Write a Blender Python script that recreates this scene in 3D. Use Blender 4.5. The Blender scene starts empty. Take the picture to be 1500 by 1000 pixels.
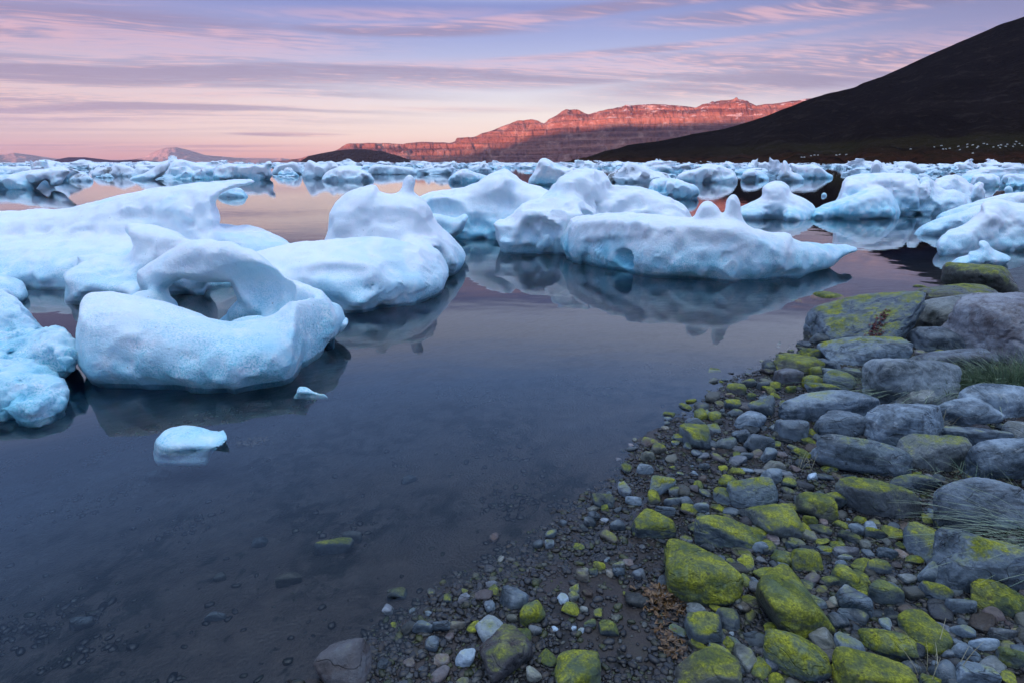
import bpy, math, random, time
import numpy as np
from mathutils import Vector, noise as mnoise
T0 = time.time()
random.seed(7)
RNG = np.random.default_rng(11)
SC = bpy.context.scene
COL = SC.collection
PI = math.pi

# ------------------------------------------------------------------ camera geometry
H = 1.5                     # eye height above the water
F = 833.0                   # focal length in photo pixels (1500 wide)
HOR = 238.0                 # horizon row
P = math.atan((500 - HOR) / F)
SP, CP = math.sin(P), math.cos(P)

def ray(px, py):
    u = (px - 750) / F; v = (500 - py) / F
    return u, CP + v * SP, -SP + v * CP

def ground(px, py, z=0.0):
    dx, dy, dz = ray(px, py)
    t = (z - H) / dz
    return np.array([dx * t, dy * t, z])

def at_depth(px, py, Y, lean=0.0):
    dx, dy, dz = ray(px, py)
    t = (Y + lean * H) / (dy - lean * dz)
    return np.array([dx * t, dy * t, H + dz * t])

def px_x(px, Y, py=330):
    dx, dy, dz = ray(px, py)
    return dx / dy * Y

# ------------------------------------------------------------------ numeric noise
def _hash(ix, iy, iz, seed):
    with np.errstate(over='ignore'):
        h = (ix.astype(np.uint32) * np.uint32(374761393) + iy.astype(np.uint32) * np.uint32(668265263)
             + iz.astype(np.uint32) * np.uint32(2246822519) + np.uint32((seed * 3266489917) & 0xffffffff))
        h = (h ^ (h >> np.uint32(13))) * np.uint32(1274126177)
        h = h ^ (h >> np.uint32(16))
    return (h & np.uint32(0xffff)).astype(np.float32) / 32767.5 - 1.0

def vnoise(x, y, z, seed=0):
    x, y, z = np.broadcast_arrays(np.float32(x), np.float32(y), np.float32(z))
    fx, fy, fz = np.floor(x), np.floor(y), np.floor(z)
    ix, iy, iz = fx.astype(np.int64), fy.astype(np.int64), fz.astype(np.int64)
    tx, ty, tz = x - fx, y - fy, z - fz
    tx = tx * tx * tx * (tx * (tx * 6 - 15) + 10)
    ty = ty * ty * ty * (ty * (ty * 6 - 15) + 10)
    tz = tz * tz * tz * (tz * (tz * 6 - 15) + 10)
    out = 0
    for a in (0, 1):
        wa = tx if a else 1 - tx
        for b in (0, 1):
            wb = ty if b else 1 - ty
            for c in (0, 1):
                wc = tz if c else 1 - tz
                out = out + wa * wb * wc * _hash(ix + a, iy + b, iz + c, seed)
    return out

def fbm(x, y, z, seed=0, octaves=3, gain=0.5, lac=2.03):
    s = 0; a = 1.0; n = 0
    for o in range(octaves):
        s = s + a * vnoise(np.asarray(x) * lac ** o + 17.3 * o, np.asarray(y) * lac ** o - 5.1 * o, np.asarray(z) * lac ** o + 9.7 * o, seed + o)
        n += a; a *= gain
    return s / n

# ------------------------------------------------------------------ mesh from a field
def surface_nets(Fd, o, h):
    """Fd < 0 inside. returns verts, quads"""
    S = Fd < 0
    nx, ny, nz = Fd.shape
    c = np.zeros((nx - 1, ny - 1, nz - 1), np.int8)
    for a in (0, 1):
        for b in (0, 1):
            for d in (0, 1):
                c += S[a:nx - 1 + a, b:ny - 1 + b, d:nz - 1 + d]
    act = (c > 0) & (c < 8)
    I = np.argwhere(act)
    idx = -np.ones(act.shape, np.int64)
    idx[act] = np.arange(len(I))
    pos = np.zeros((len(I), 3)); cnt = np.zeros(len(I))
    corners = [(a, b, d) for a in (0, 1) for b in (0, 1) for d in (0, 1)]
    val = {k: Fd[I[:, 0] + k[0], I[:, 1] + k[1], I[:, 2] + k[2]] for k in corners}
    for k in corners:
        for ax in range(3):
            if k[ax]: continue
            q = list(k); q[ax] = 1; q = tuple(q)
            va, vb = val[k], val[q]
            m = (va < 0) != (vb < 0)
            t = va[m] / (va[m] - vb[m])
            p = np.tile(np.array(k, float), (m.sum(), 1)); p[:, ax] += t
            pos[m] += p; cnt[m] += 1
    V = (I + pos / cnt[:, None]) * h + np.array(o)
    quads = []
    for ax in range(3):
        sl0 = [slice(None)] * 3; sl1 = [slice(None)] * 3
        sl0[ax] = slice(0, -1); sl1[ax] = slice(1, None)
        A, B = S[tuple(sl0)], S[tuple(sl1)]
        E = np.argwhere(A != B)
        b, d = (ax + 1) % 3, (ax + 2) % 3
        ok = (E[:, b] > 0) & (E[:, d] > 0) & (E[:, b] < Fd.shape[b] - 1) & (E[:, d] < Fd.shape[d] - 1)
        E = E[ok]
        ins = A[E[:, 0], E[:, 1], E[:, 2]]
        def cell(db, dd):
            Q = E.copy(); Q[:, b] -= db; Q[:, d] -= dd
            return idx[Q[:, 0], Q[:, 1], Q[:, 2]]
        q = np.stack([cell(1, 1), cell(0, 1), cell(0, 0), cell(1, 0)], 1)
        q[~ins] = q[~ins][:, ::-1]
        quads.append(q)
    Q = np.concatenate(quads)
    Q = Q[(Q >= 0).all(1)]
    return V, Q

def vert_normals(V, Q):
    n = np.cross(V[Q[:, 2]] - V[Q[:, 0]], V[Q[:, 3]] - V[Q[:, 1]])
    N = np.zeros_like(V)
    for k in range(4):
        for a in range(3):
            N[:, a] += np.bincount(Q[:, k], n[:, a], len(V))
    return N / (np.linalg.norm(N, axis=1)[:, None] + 1e-12)

def make_mesh(name, V, Fc, mat, smooth=True):
    me = bpy.data.meshes.new(name)
    V = np.asarray(V, np.float32); Fc = np.asarray(Fc, np.int32)
    k = Fc.shape[1]
    me.vertices.add(len(V)); me.vertices.foreach_set('co', V.ravel())
    me.loops.add(Fc.size); me.loops.foreach_set('vertex_index', Fc.ravel())
    me.polygons.add(len(Fc))
    me.polygons.foreach_set('loop_start', np.arange(0, Fc.size, k, dtype=np.int32))
    me.polygons.foreach_set('use_smooth', np.full(len(Fc), smooth))
    me.update(calc_edges=True)
    me.materials.append(mat)
    return me

def obj(name, me, label=None, cat=None, group=None, kind=None, parent=None, loc=None):
    o = bpy.data.objects.new(name, me); COL.objects.link(o)
    if loc is not None: o.location = loc
    if label: o['label'] = label
    if cat: o['category'] = cat
    if group: o['group'] = group
    if kind: o['kind'] = kind
    if parent: o.parent = parent
    return o

# ------------------------------------------------------------------ node helpers
def srgb(r, g, b, a=1.0):
    f = lambda c: ((c / 255.0 + 0.055) / 1.055) ** 2.4 if c / 255.0 > 0.04045 else c / 255.0 / 12.92
    return (f(r), f(g), f(b), a)

class NT:
    def __init__(s, tree): s.t = tree; s.n = tree.nodes; s.l = tree.links; s.n.clear()
    def put(s, sock, v):
        if isinstance(v, bpy.types.NodeSocket): s.l.new(v, sock)
        elif isinstance(v, (tuple, list)):
            if sock.type == 'RGBA' and len(v) == 3: v = (*v, 1)
            sock.default_value = v
        else: sock.default_value = v
    def node(s, typ, ins=None, **at):
        n = s.n.new(typ)
        for k, v in at.items(): setattr(n, k, v)
        for k, v in (ins or {}).items(): s.put(n.inputs[k], v)
        return n
    def m(s, op, a, b=0.0, c=None, clamp=False):
        n = s.n.new('ShaderNodeMath'); n.operation = op; n.use_clamp = clamp
        s.put(n.inputs[0], a); s.put(n.inputs[1], b)
        if c is not None: s.put(n.inputs[2], c)
        return n.outputs[0]
    def vm(s, op, a, b=(0, 0, 0)):
        n = s.n.new('ShaderNodeVectorMath'); n.operation = op
        s.put(n.inputs[0], a); s.put(n.inputs[1], b)
        return n.outputs[0]
    def mix(s, f, a, b, mode='MIX'):
        n = s.n.new('ShaderNodeMix'); n.data_type = 'RGBA'; n.blend_type = mode
        s.put(n.inputs[0], f); s.put(n.inputs[6], a); s.put(n.inputs[7], b)
        return n.outputs[2]
    def noise(s, vec, scale, detail=3, rough=0.5, dist=0.0, col=False):
        n = s.node('ShaderNodeTexNoise', {'Vector': vec, 'Scale': scale, 'Detail': detail, 'Roughness': rough, 'Distortion': dist})
        return n.outputs['Color' if col else 'Fac']
    def voro(s, vec, scale, feature='F1', out='Distance', rand=1.0):
        n = s.n.new('ShaderNodeTexVoronoi'); n.feature = feature
        s.put(n.inputs['Vector'], vec); n.inputs['Scale'].default_value = scale; n.inputs['Randomness'].default_value = rand
        return n.outputs[out]
    def ramp(s, f, stops, interp='LINEAR'):
        n = s.n.new('ShaderNodeValToRGB'); s.put(n.inputs[0], f)
        cr = n.color_ramp; cr.interpolation = interp
        while len(cr.elements) < len(stops): cr.elements.new(0.5)
        for e, (p, c) in zip(cr.elements, stops):
            e.position = p
            e.color = (c, c, c, 1) if isinstance(c, (int, float)) else (*c[:3], 1)
        return n.outputs[0]
    def sstep(s, x, a, b):
        n = s.n.new('ShaderNodeMapRange'); n.interpolation_type = 'SMOOTHSTEP'
        s.put(n.inputs[0], x); s.put(n.inputs[1], a); s.put(n.inputs[2], b)
        return n.outputs[0]
    def sep(s, v):
        n = s.node('ShaderNodeSeparateXYZ', {0: v}); return n.outputs
    def comb(s, x, y, z):
        n = s.n.new('ShaderNodeCombineXYZ')
        for i, v in enumerate((x, y, z)): s.put(n.inputs[i], v)
        return n.outputs[0]
    def bump(s, h, strength, dist, normal=None):
        n = s.n.new('ShaderNodeBump'); s.put(n.inputs['Height'], h)
        n.inputs['Strength'].default_value = strength; n.inputs['Distance'].default_value = dist
        if normal is not None: s.put(n.inputs['Normal'], normal)
        return n.outputs[0]

def new_mat(name):
    m = bpy.data.materials.new(name); m.use_nodes = True
    t = NT(m.node_tree)
    out = t.n.new('ShaderNodeOutputMaterial')
    return m, t, out

def principled(t, out, **ins):
    b = t.n.new('ShaderNodeBsdfPrincipled')
    for k, v in ins.items(): t.put(b.inputs[k.replace('_', ' ')], v)
    t.l.new(b.outputs[0], out.inputs['Surface'])
    return b

# ------------------------------------------------------------------ materials
def mat_ice(name, blue=0.5, grain=1.0, scale=1.0, dirt=0.0, zblue=0.35, sss=0.25):
    m, t, out = new_mat(name)
    geo = t.node('ShaderNodeNewGeometry').outputs
    pos = geo['Position']
    oi = t.n.new('ShaderNodeObjectInfo').outputs
    x, y, z = t.sep(pos)
    p2 = t.vm('ADD', pos, t.vm('MULTIPLY', oi['Random'], (7.0, 3.0, 5.0)))
    big = t.noise(p2, 1.3 / scale, 3, 0.55, 0.6)
    med = t.noise(p2, 6.0 / scale, 4, 0.6, 0.3)
    fine = t.noise(p2, 70.0 / scale, 3, 0.75)
    low = t.sstep(z, zblue * 1.6, 0.0)                # clear wet ice near the water is bluer
    msk = t.m('ADD', t.m('MULTIPLY', t.sstep(big, 0.52, 0.70), 0.42), t.m('MULTIPLY', low, t.sstep(med, 0.18, 0.60)))
    msk = t.m('MULTIPLY', msk, blue, clamp=True)
    white = (0.86, 0.925, 0.965, 1)
    cyan = (0.27, 0.66, 0.80, 1)
    col = t.mix(msk, white, cyan)
    # bubbly granular teal flecks in the wet lower part
    fl = t.m('MULTIPLY', t.sstep(fine, 0.42, 0.66), t.m('MULTIPLY', t.sstep(t.noise(p2, 4.0 / scale, 3, 0.6), 0.38, 0.58), 0.95 * grain))
    col = t.mix(t.m('MULTIPLY', fl, t.m('ADD', t.m('MULTIPLY', low, 1.0), 0.10)), col, (0.20, 0.58, 0.68, 1))
    # greyish old snow on some tops
    gr = t.sstep(t.noise(p2, 2.2 / scale, 3, 0.6), 0.56, 0.74)
    col = t.mix(t.m('MULTIPLY', gr, 0.12), col, (0.60, 0.66, 0.74, 1))
    sp = t.sstep(t.noise(p2, 34.0 / scale, 2, 0.6), 0.715, 0.75)
    col = t.mix(t.m('MULTIPLY', sp, 0.5), col, (0.16, 0.16, 0.17, 1))
    if dirt:
        dm = t.sstep(t.noise(p2, 1.1 / scale, 5, 0.7), 0.52, 0.60)
        col = t.mix(t.m('MULTIPLY', dm, dirt), col, (0.10, 0.095, 0.08, 1))
    hgt = t.m('ADD', t.m('MULTIPLY', fine, 0.5), t.m('MULTIPLY', t.noise(p2, 24.0 / scale, 4, 0.7), 0.9))
    nrm = t.bump(hgt, 0.85 * grain, 0.012 * scale)
    cup = t.voro(t.vm('ADD', p2, t.vm('MULTIPLY', t.noise(p2, 3.0 / scale, 2, col=True), (0.25, 0.25, 0.25))), 7.5 / scale, 'SMOOTH_F1')
    nrm = t.bump(t.m('MULTIPLY', cup, cup), 0.14, 0.05 * scale, nrm)
    b = principled(t, out, Base_Color=col, Roughness=t.m('ADD', t.m('MULTIPLY', med, 0.25), 0.28), IOR=1.31, Normal=nrm)
    if sss:
        b.inputs['Subsurface Weight'].default_value = sss
        b.inputs['Subsurface Radius'].default_value = (0.25, 0.8, 1.0)
        b.inputs['Subsurface Scale'].default_value = 0.07
    return m

ICE = mat_ice('ice_smooth', 0.62, 1.0)
ICE_TEAL = mat_ice('ice_teal', 0.85, 1.3, zblue=0.40)
ICE_BLUE = mat_ice('ice_blue', 0.95, 0.8, zblue=0.55)
ICE_MID = mat_ice('ice_mid', 0.6, 0.9, scale=2.0, zblue=0.5, sss=0.25)
ICE_FAR = mat_ice('ice_far', 0.50, 1.0, scale=5.0, zblue=0.7, sss=0.0)
ICE_DIRTY = mat_ice('ice_dirty', 0.5, 1.0, scale=4.0, dirt=0.85, sss=0.0)

def mat_stone():
    # object colour: R = algae cover, G = brightness, B = warm
    m, t, out = new_mat('shore_stone')
    geo = t.node('ShaderNodeNewGeometry').outputs
    pos = geo['Position']; nx, ny, nz = t.sep(geo['Normal'])
    oi = t.n.new('ShaderNodeObjectInfo').outputs
    sc = t.node('ShaderNodeSeparateColor', {0: oi['Color']}).outputs
    moss, bri, warm = sc[0], sc[1], sc[2]
    p2 = t.vm('ADD', pos, t.vm('MULTIPLY', oi['Random'], (37.0, 13.0, 25.0)))
    big = t.sstep(t.noise(p2, 5.0, 5, 0.65, 0.8), .3, .7)
    med = t.noise(p2, 22.0, 5, 0.72)
    fine = t.noise(p2, 130.0, 3, 0.7)
    base = t.mix(big, (0.034, 0.050, 0.062, 1), (0.220, 0.280, 0.325, 1))
    base = t.mix(t.sstep(oi['Random'], .62, .95), base, t.mix(big, (0.075, 0.082, 0.066, 1), (0.20, 0.205, 0.175, 1)))
    lay = t.noise(t.vm('MULTIPLY', p2, (4.0, 9.0, 34.0)), 1.0, 3, .6)
    base = t.mix(t.m('MULTIPLY', t.m('MULTIPLY', t.sstep(lay, .52, .62), t.sstep(oi['Random'], .5, .3)), .55), base, (0.045, 0.052, 0.058, 1))
    base = t.mix(t.m('MULTIPLY', warm, 0.9), base, (0.19, 0.115, 0.09, 1))
    base = t.mix(t.m('MULTIPLY', t.sstep(med, 0.52, 0.72), 0.5), base, (0.28, 0.32, 0.34, 1))
    base = t.mix(t.m('MULTIPLY', t.sstep(med, 0.46, 0.30), 0.6), base, (0.022, 0.027, 0.03, 1))
    vein = t.m('MULTIPLY', t.sstep(t.m('ABSOLUTE', t.m('SUBTRACT', t.noise(p2, 5.0, 2, 0.5, 1.5), 0.5)), 0.014, 0.0), t.sstep(oi['Random'], .45, .55))
    joint = t.sstep(t.m('ABSOLUTE', t.m('SUBTRACT', t.noise(t.vm('MULTIPLY', p2, (1.0, 2.2, 3.0)), 3.2, 3, 0.55, 0.7), 0.5)), 0.010, 0.0)
    joint = t.m('MULTIPLY', joint, t.sstep(oi['Random'], .55, .35))
    base = t.mix(t.m('MULTIPLY', joint, .45), base, (.015, .018, .02, 1))
    base = t.mix(t.m('MULTIPLY', vein, 0.35), base, (0.30, 0.32, 0.32, 1))
    base = t.mix(1.0, base, t.comb(bri, bri, bri), 'MULTIPLY')
    # green algae lies where the upper faces stay wet
    g = t.m('ADD', t.m('MULTIPLY', nz, 0.62), t.m('MULTIPLY', big, 0.55))
    g = t.m('ADD', g, t.m('MULTIPLY', med, 0.32))
    g = t.m('ADD', g, t.m('MULTIPLY', moss, 0.95))
    gm = t.m('MULTIPLY', t.sstep(g, 1.22, 1.70), t.m('ADD', .7, t.m('MULTIPLY', t.sstep(med, .35, .6), .3)))
    gcol = t.mix(t.sstep(t.noise(p2, 11.0, 4, 0.7), .3, .7), (0.060, 0.090, 0.016, 1), (0.360, 0.370, 0.035, 1))
    gcol = t.mix(t.sstep(fine, 0.38, 0.66), t.mix(0.6, gcol, (0.02, 0.035, 0.01, 1)), gcol)
    gcol = t.mix(t.m('MULTIPLY', t.sstep(t.noise(p2, 60.0, 2, 0.5), 0.66, 0.70), 0.7), gcol, (0.03, 0.03, 0.02, 1))
    col = t.mix(gm, base, gcol)
    lich = t.m('MULTIPLY', t.sstep(t.noise(p2, 9.0, 3, 0.6, 0.8), 0.55, 0.62), t.m('MULTIPLY', moss, 0.15))
    col = t.mix(lich, col, (0.20, 0.28, 0.20, 1))
    hgt = t.m('ADD', t.m('MULTIPLY', med, 1.0), t.m('MULTIPLY', fine, 0.30))
    crk = t.m('MULTIPLY', t.sstep(t.m('ABSOLUTE', t.m('SUBTRACT', t.noise(p2, 4.5, 3, 0.5, 1.0), 0.52)), 0.0, 0.03), 0.22)
    crk = t.m('SUBTRACT', crk, t.m('MULTIPLY', joint, 0.5))
    nrm = t.bump(t.m('ADD', hgt, crk), 0.75, 0.013)
    principled(t, out, Base_Color=col, Roughness=t.m('ADD', t.m('MULTIPLY', gm, 0.28), t.m('ADD', t.m('MULTIPLY', big, 0.35), 0.24)), Specular_IOR_Level=0.20, Normal=nrm)
    return m
STONE = mat_stone()

def mat_ground():
    m, t, out = new_mat('wet_shore_mud')
    geo = t.node('ShaderNodeNewGeometry').outputs
    pos = geo['Position']; x, y, z = t.sep(pos)
    big = t.noise(pos, 0.9, 4, 0.6, 0.4)
    med = t.noise(pos, 6.0, 5, 0.65, 0.3)
    fine = t.noise(pos, 55.0, 5, 0.7)
    col = t.mix(med, (0.018, 0.016, 0.015, 1), (0.066, 0.055, 0.050, 1))
    col = t.mix(t.m('MULTIPLY', t.sstep(big, 0.45, 0.65), 0.5), col, (0.034, 0.035, 0.040, 1))
    # dark weed and grit patches
    pv = t.vm('MULTIPLY', pos, (1.0, 0.75, 1.0))
    w = t.m('MULTIPLY', t.sstep(t.noise(pv, 1.5, 3, 0.6), 0.46, 0.56), t.sstep(t.noise(pv, 11.0, 4, 0.7, 0.4), 0.46, 0.55))
    w = t.m('MAXIMUM', w, t.sstep(t.noise(pv, 15.0, 3, 0.6, 0.6), 0.62, 0.68))
    col = t.mix(t.m('MULTIPLY', w, 0.9), col, (0.006, 0.008, 0.007, 1))
    gr = t.sstep(fine, 0.60, 0.74)
    col = t.mix(t.m('MULTIPLY', gr, 0.12), col, (0.10, 0.095, 0.095, 1))
    ga = t.m('MULTIPLY', t.sstep(z, 0.0, 0.05), t.sstep(t.noise(pos, 3.0, 3, 0.6), 0.52, 0.66))
    col = t.mix(t.m('MULTIPLY', ga, 0.35), col, (0.035, 0.05, 0.015, 1))
    hgt = t.m('ADD', t.m('MULTIPLY', fine, 0.5), med)
    grit = t.voro(pos, 75.0, 'F1')
    hgt = t.m('ADD', hgt, t.m('MULTIPLY', grit, -0.25))
    nrm = t.bump(hgt, 0.8, 0.012)
    principled(t, out, Base_Color=col, Roughness=t.m('ADD', t.m('MULTIPLY', med, 0.4), 0.18), Specular_IOR_Level=0.18, Normal=nrm)
    return m
GROUND = mat_ground()

def mat_water():
    m, t, out = new_mat('calm_fjord_water')
    pos = t.node('ShaderNodeNewGeometry').outputs['Position']
    h = t.m('ADD', t.noise(t.vm('MULTIPLY', pos, (0.9, 1.6, 1)), 1.2, 2, 0.5), t.m('MULTIPLY', t.noise(pos, 6.0, 2, 0.5), 0.10))
    nrm = t.bump(h, 0.5, 0.005)
    fr = t.node('ShaderNodeFresnel', {'IOR': 1.34, 'Normal': nrm}).outputs[0]
    gl = t.node('ShaderNodeBsdfGlossy', {'Color': (1, 1, 1, 1), 'Roughness': 0.018, 'Normal': nrm})
    tr = t.node('ShaderNodeBsdfTransparent', {'Color': (0.93, 0.965, 0.985, 1)})
    mx = t.node('ShaderNodeMixShader', {0: fr, 1: tr.outputs[0], 2: gl.outputs[0]})
    t.l.new(mx.outputs[0], out.inputs['Surface'])
    va = t.node('ShaderNodeVolumeAbsorption', {'Color': (0.06, 0.52, 0.86, 1), 'Density': 1.15})
    t.l.new(va.outputs[0], out.inputs['Volume'])
    return m
WATER = mat_water()

def mat_hill():
    m, t, out = new_mat('dark_tundra_slope')
    pos = t.node('ShaderNodeNewGeometry').outputs['Position']; x, y, z = t.sep(pos)
    n1 = t.noise(pos, 0.012, 6, 0.62)
    n2 = t.noise(pos, 0.09, 5, 0.7)
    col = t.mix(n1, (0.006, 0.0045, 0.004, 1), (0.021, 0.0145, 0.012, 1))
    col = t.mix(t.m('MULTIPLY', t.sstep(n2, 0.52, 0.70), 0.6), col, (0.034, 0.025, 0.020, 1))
    low = t.sstep(z, 24.0, 3.0)
    mead = t.m('MULTIPLY', low, t.sstep(t.noise(pos, 0.03, 4, 0.6), 0.36, 0.52))
    col = t.mix(t.m('MULTIPLY', mead, 0.7), col, (0.034, 0.021, 0.013, 1))
    gre = t.m('MULTIPLY', t.m('MULTIPLY', t.sstep(z, 7.0, 10.0), t.sstep(z, 22.0, 15.0)), t.sstep(x, 190.0, 290.0))
    col = t.mix(t.m('MULTIPLY', gre, 0.6), col, (0.030, 0.026, 0.012, 1))
    rust = t.m('MULTIPLY', t.sstep(z, 8.0, 4.0), t.sstep(n2, 0.40, 0.6))
    col = t.mix(t.m('MULTIPLY', rust, 0.8), col, (0.055, 0.022, 0.014, 1))
    pale = t.m('MULTIPLY', t.sstep(t.noise(pos, 0.5, 4, 0.7), 0.66, 0.70), t.m('MULTIPLY', low, 0.6))
    col = t.mix(pale, col, (0.16, 0.13, 0.11, 1))
    rock = t.m('MULTIPLY', t.sstep(t.noise(t.vm('MULTIPLY', pos, (1, 1, 2.5)), 0.035, 6, 0.7, 0.6), 0.54, 0.62), t.sstep(n1, .42, .58))
    col = t.mix(t.m('MULTIPLY', rock, .6), col, (0.036, 0.028, 0.024, 1))
    nrm = t.bump(t.m('ADD', n1, t.m('MULTIPLY', n2, 0.35)), 1.0, 22.0)
    principled(t, out, Base_Color=col, Roughness=1.0, Specular_IOR_Level=0.0, Normal=nrm)
    return m
HILL = mat_hill()

def mat_mountain(name, c1, c2, c3, snow=0.5, band=0.02):
    m, t, out = new_mat(name)
    pos = t.node('ShaderNodeNewGeometry').outputs['Position']; x, y, z = t.sep(pos)
    wob = t.m('MULTIPLY', t.noise(pos, 0.0012, 3, 0.6), 90.0)
    zz = t.m('ADD', z, wob)
    st = t.noise(t.comb(t.m('MULTIPLY', x, 0.0003), t.m('MULTIPLY', y, 0.0003), t.m('MULTIPLY', zz, band)), 1.0, 5, 0.75)
    n = t.noise(pos, 0.006, 5, 0.65)
    col = t.mix(t.sstep(st, 0.28, 0.74), c1, c2)
    col = t.mix(t.m('MULTIPLY', t.sstep(n, 0.5, 0.72), 0.7), col, c3)
    sn = t.m('MULTIPLY', t.sstep(t.noise(t.comb(t.m('MULTIPLY', x, 0.010), t.m('MULTIPLY', y, 0.010), t.m('MULTIPLY', z, 0.04)), 1.0, 4, 0.6), 0.59, 0.64), t.sstep(z, 250.0, 620.0))
    col = t.mix(t.m('MULTIPLY', sn, snow), col, (0.8, 0.8, 0.82, 1))
    gul = t.noise(t.comb(t.m('MULTIPLY', x, 0.013), t.m('MULTIPLY', y, 0.004), t.m('MULTIPLY', z, 0.006)), 1.0, 5, 0.65)
    nrm = t.bump(t.m('ADD', t.m('MULTIPLY', gul, 1.6), t.m('MULTIPLY', st, 0.35)), 1.0, 80.0)
    principled(t, out, Base_Color=col, Roughness=0.95, Specular_IOR_Level=0.05, Normal=nrm)
    return m

# ------------------------------------------------------------------ sculpted ice
def poly_sdf(X, Z, poly):
    d2 = np.full(X.shape, 1e9); ins = np.zeros(X.shape, bool)
    n = len(poly)
    for i in range(n):
        ax, az = poly[i]; bx, bz = poly[(i + 1) % n]
        ex, ez = bx - ax, bz - az
        wx, wz = X - ax, Z - az
        tt = np.clip((wx * ex + wz * ez) / (ex * ex + ez * ez + 1e-12), 0, 1)
        d2 = np.minimum(d2, (wx - ex * tt) ** 2 + (wz - ez * tt) ** 2)
        c = ((az <= Z) != (bz <= Z))
        with np.errstate(divide='ignore', invalid='ignore'):
            xi = ax + (Z - az) / (bz - az + (1e-15 if bz == az else 0)) * ex
        ins ^= c & (X < xi)
    d = np.sqrt(d2)
    return np.where(ins, -d, d)

def smin(a, b, k):
    if k <= 0: return np.minimum(a, b)
    h = np.clip(0.5 + 0.5 * (b - a) / k, 0, 1)
    return b * (1 - h) + a * h - k * h * (1 - h)

def chaikin(pts):
    out = [pts[0]]
    for a, b in zip(pts[:-1], pts[1:]):
        a = np.array(a); b = np.array(b)
        out += [a * 0.75 + b * 0.25, a * 0.25 + b * 0.75]
    out.append(pts[-1])
    return out

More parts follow.
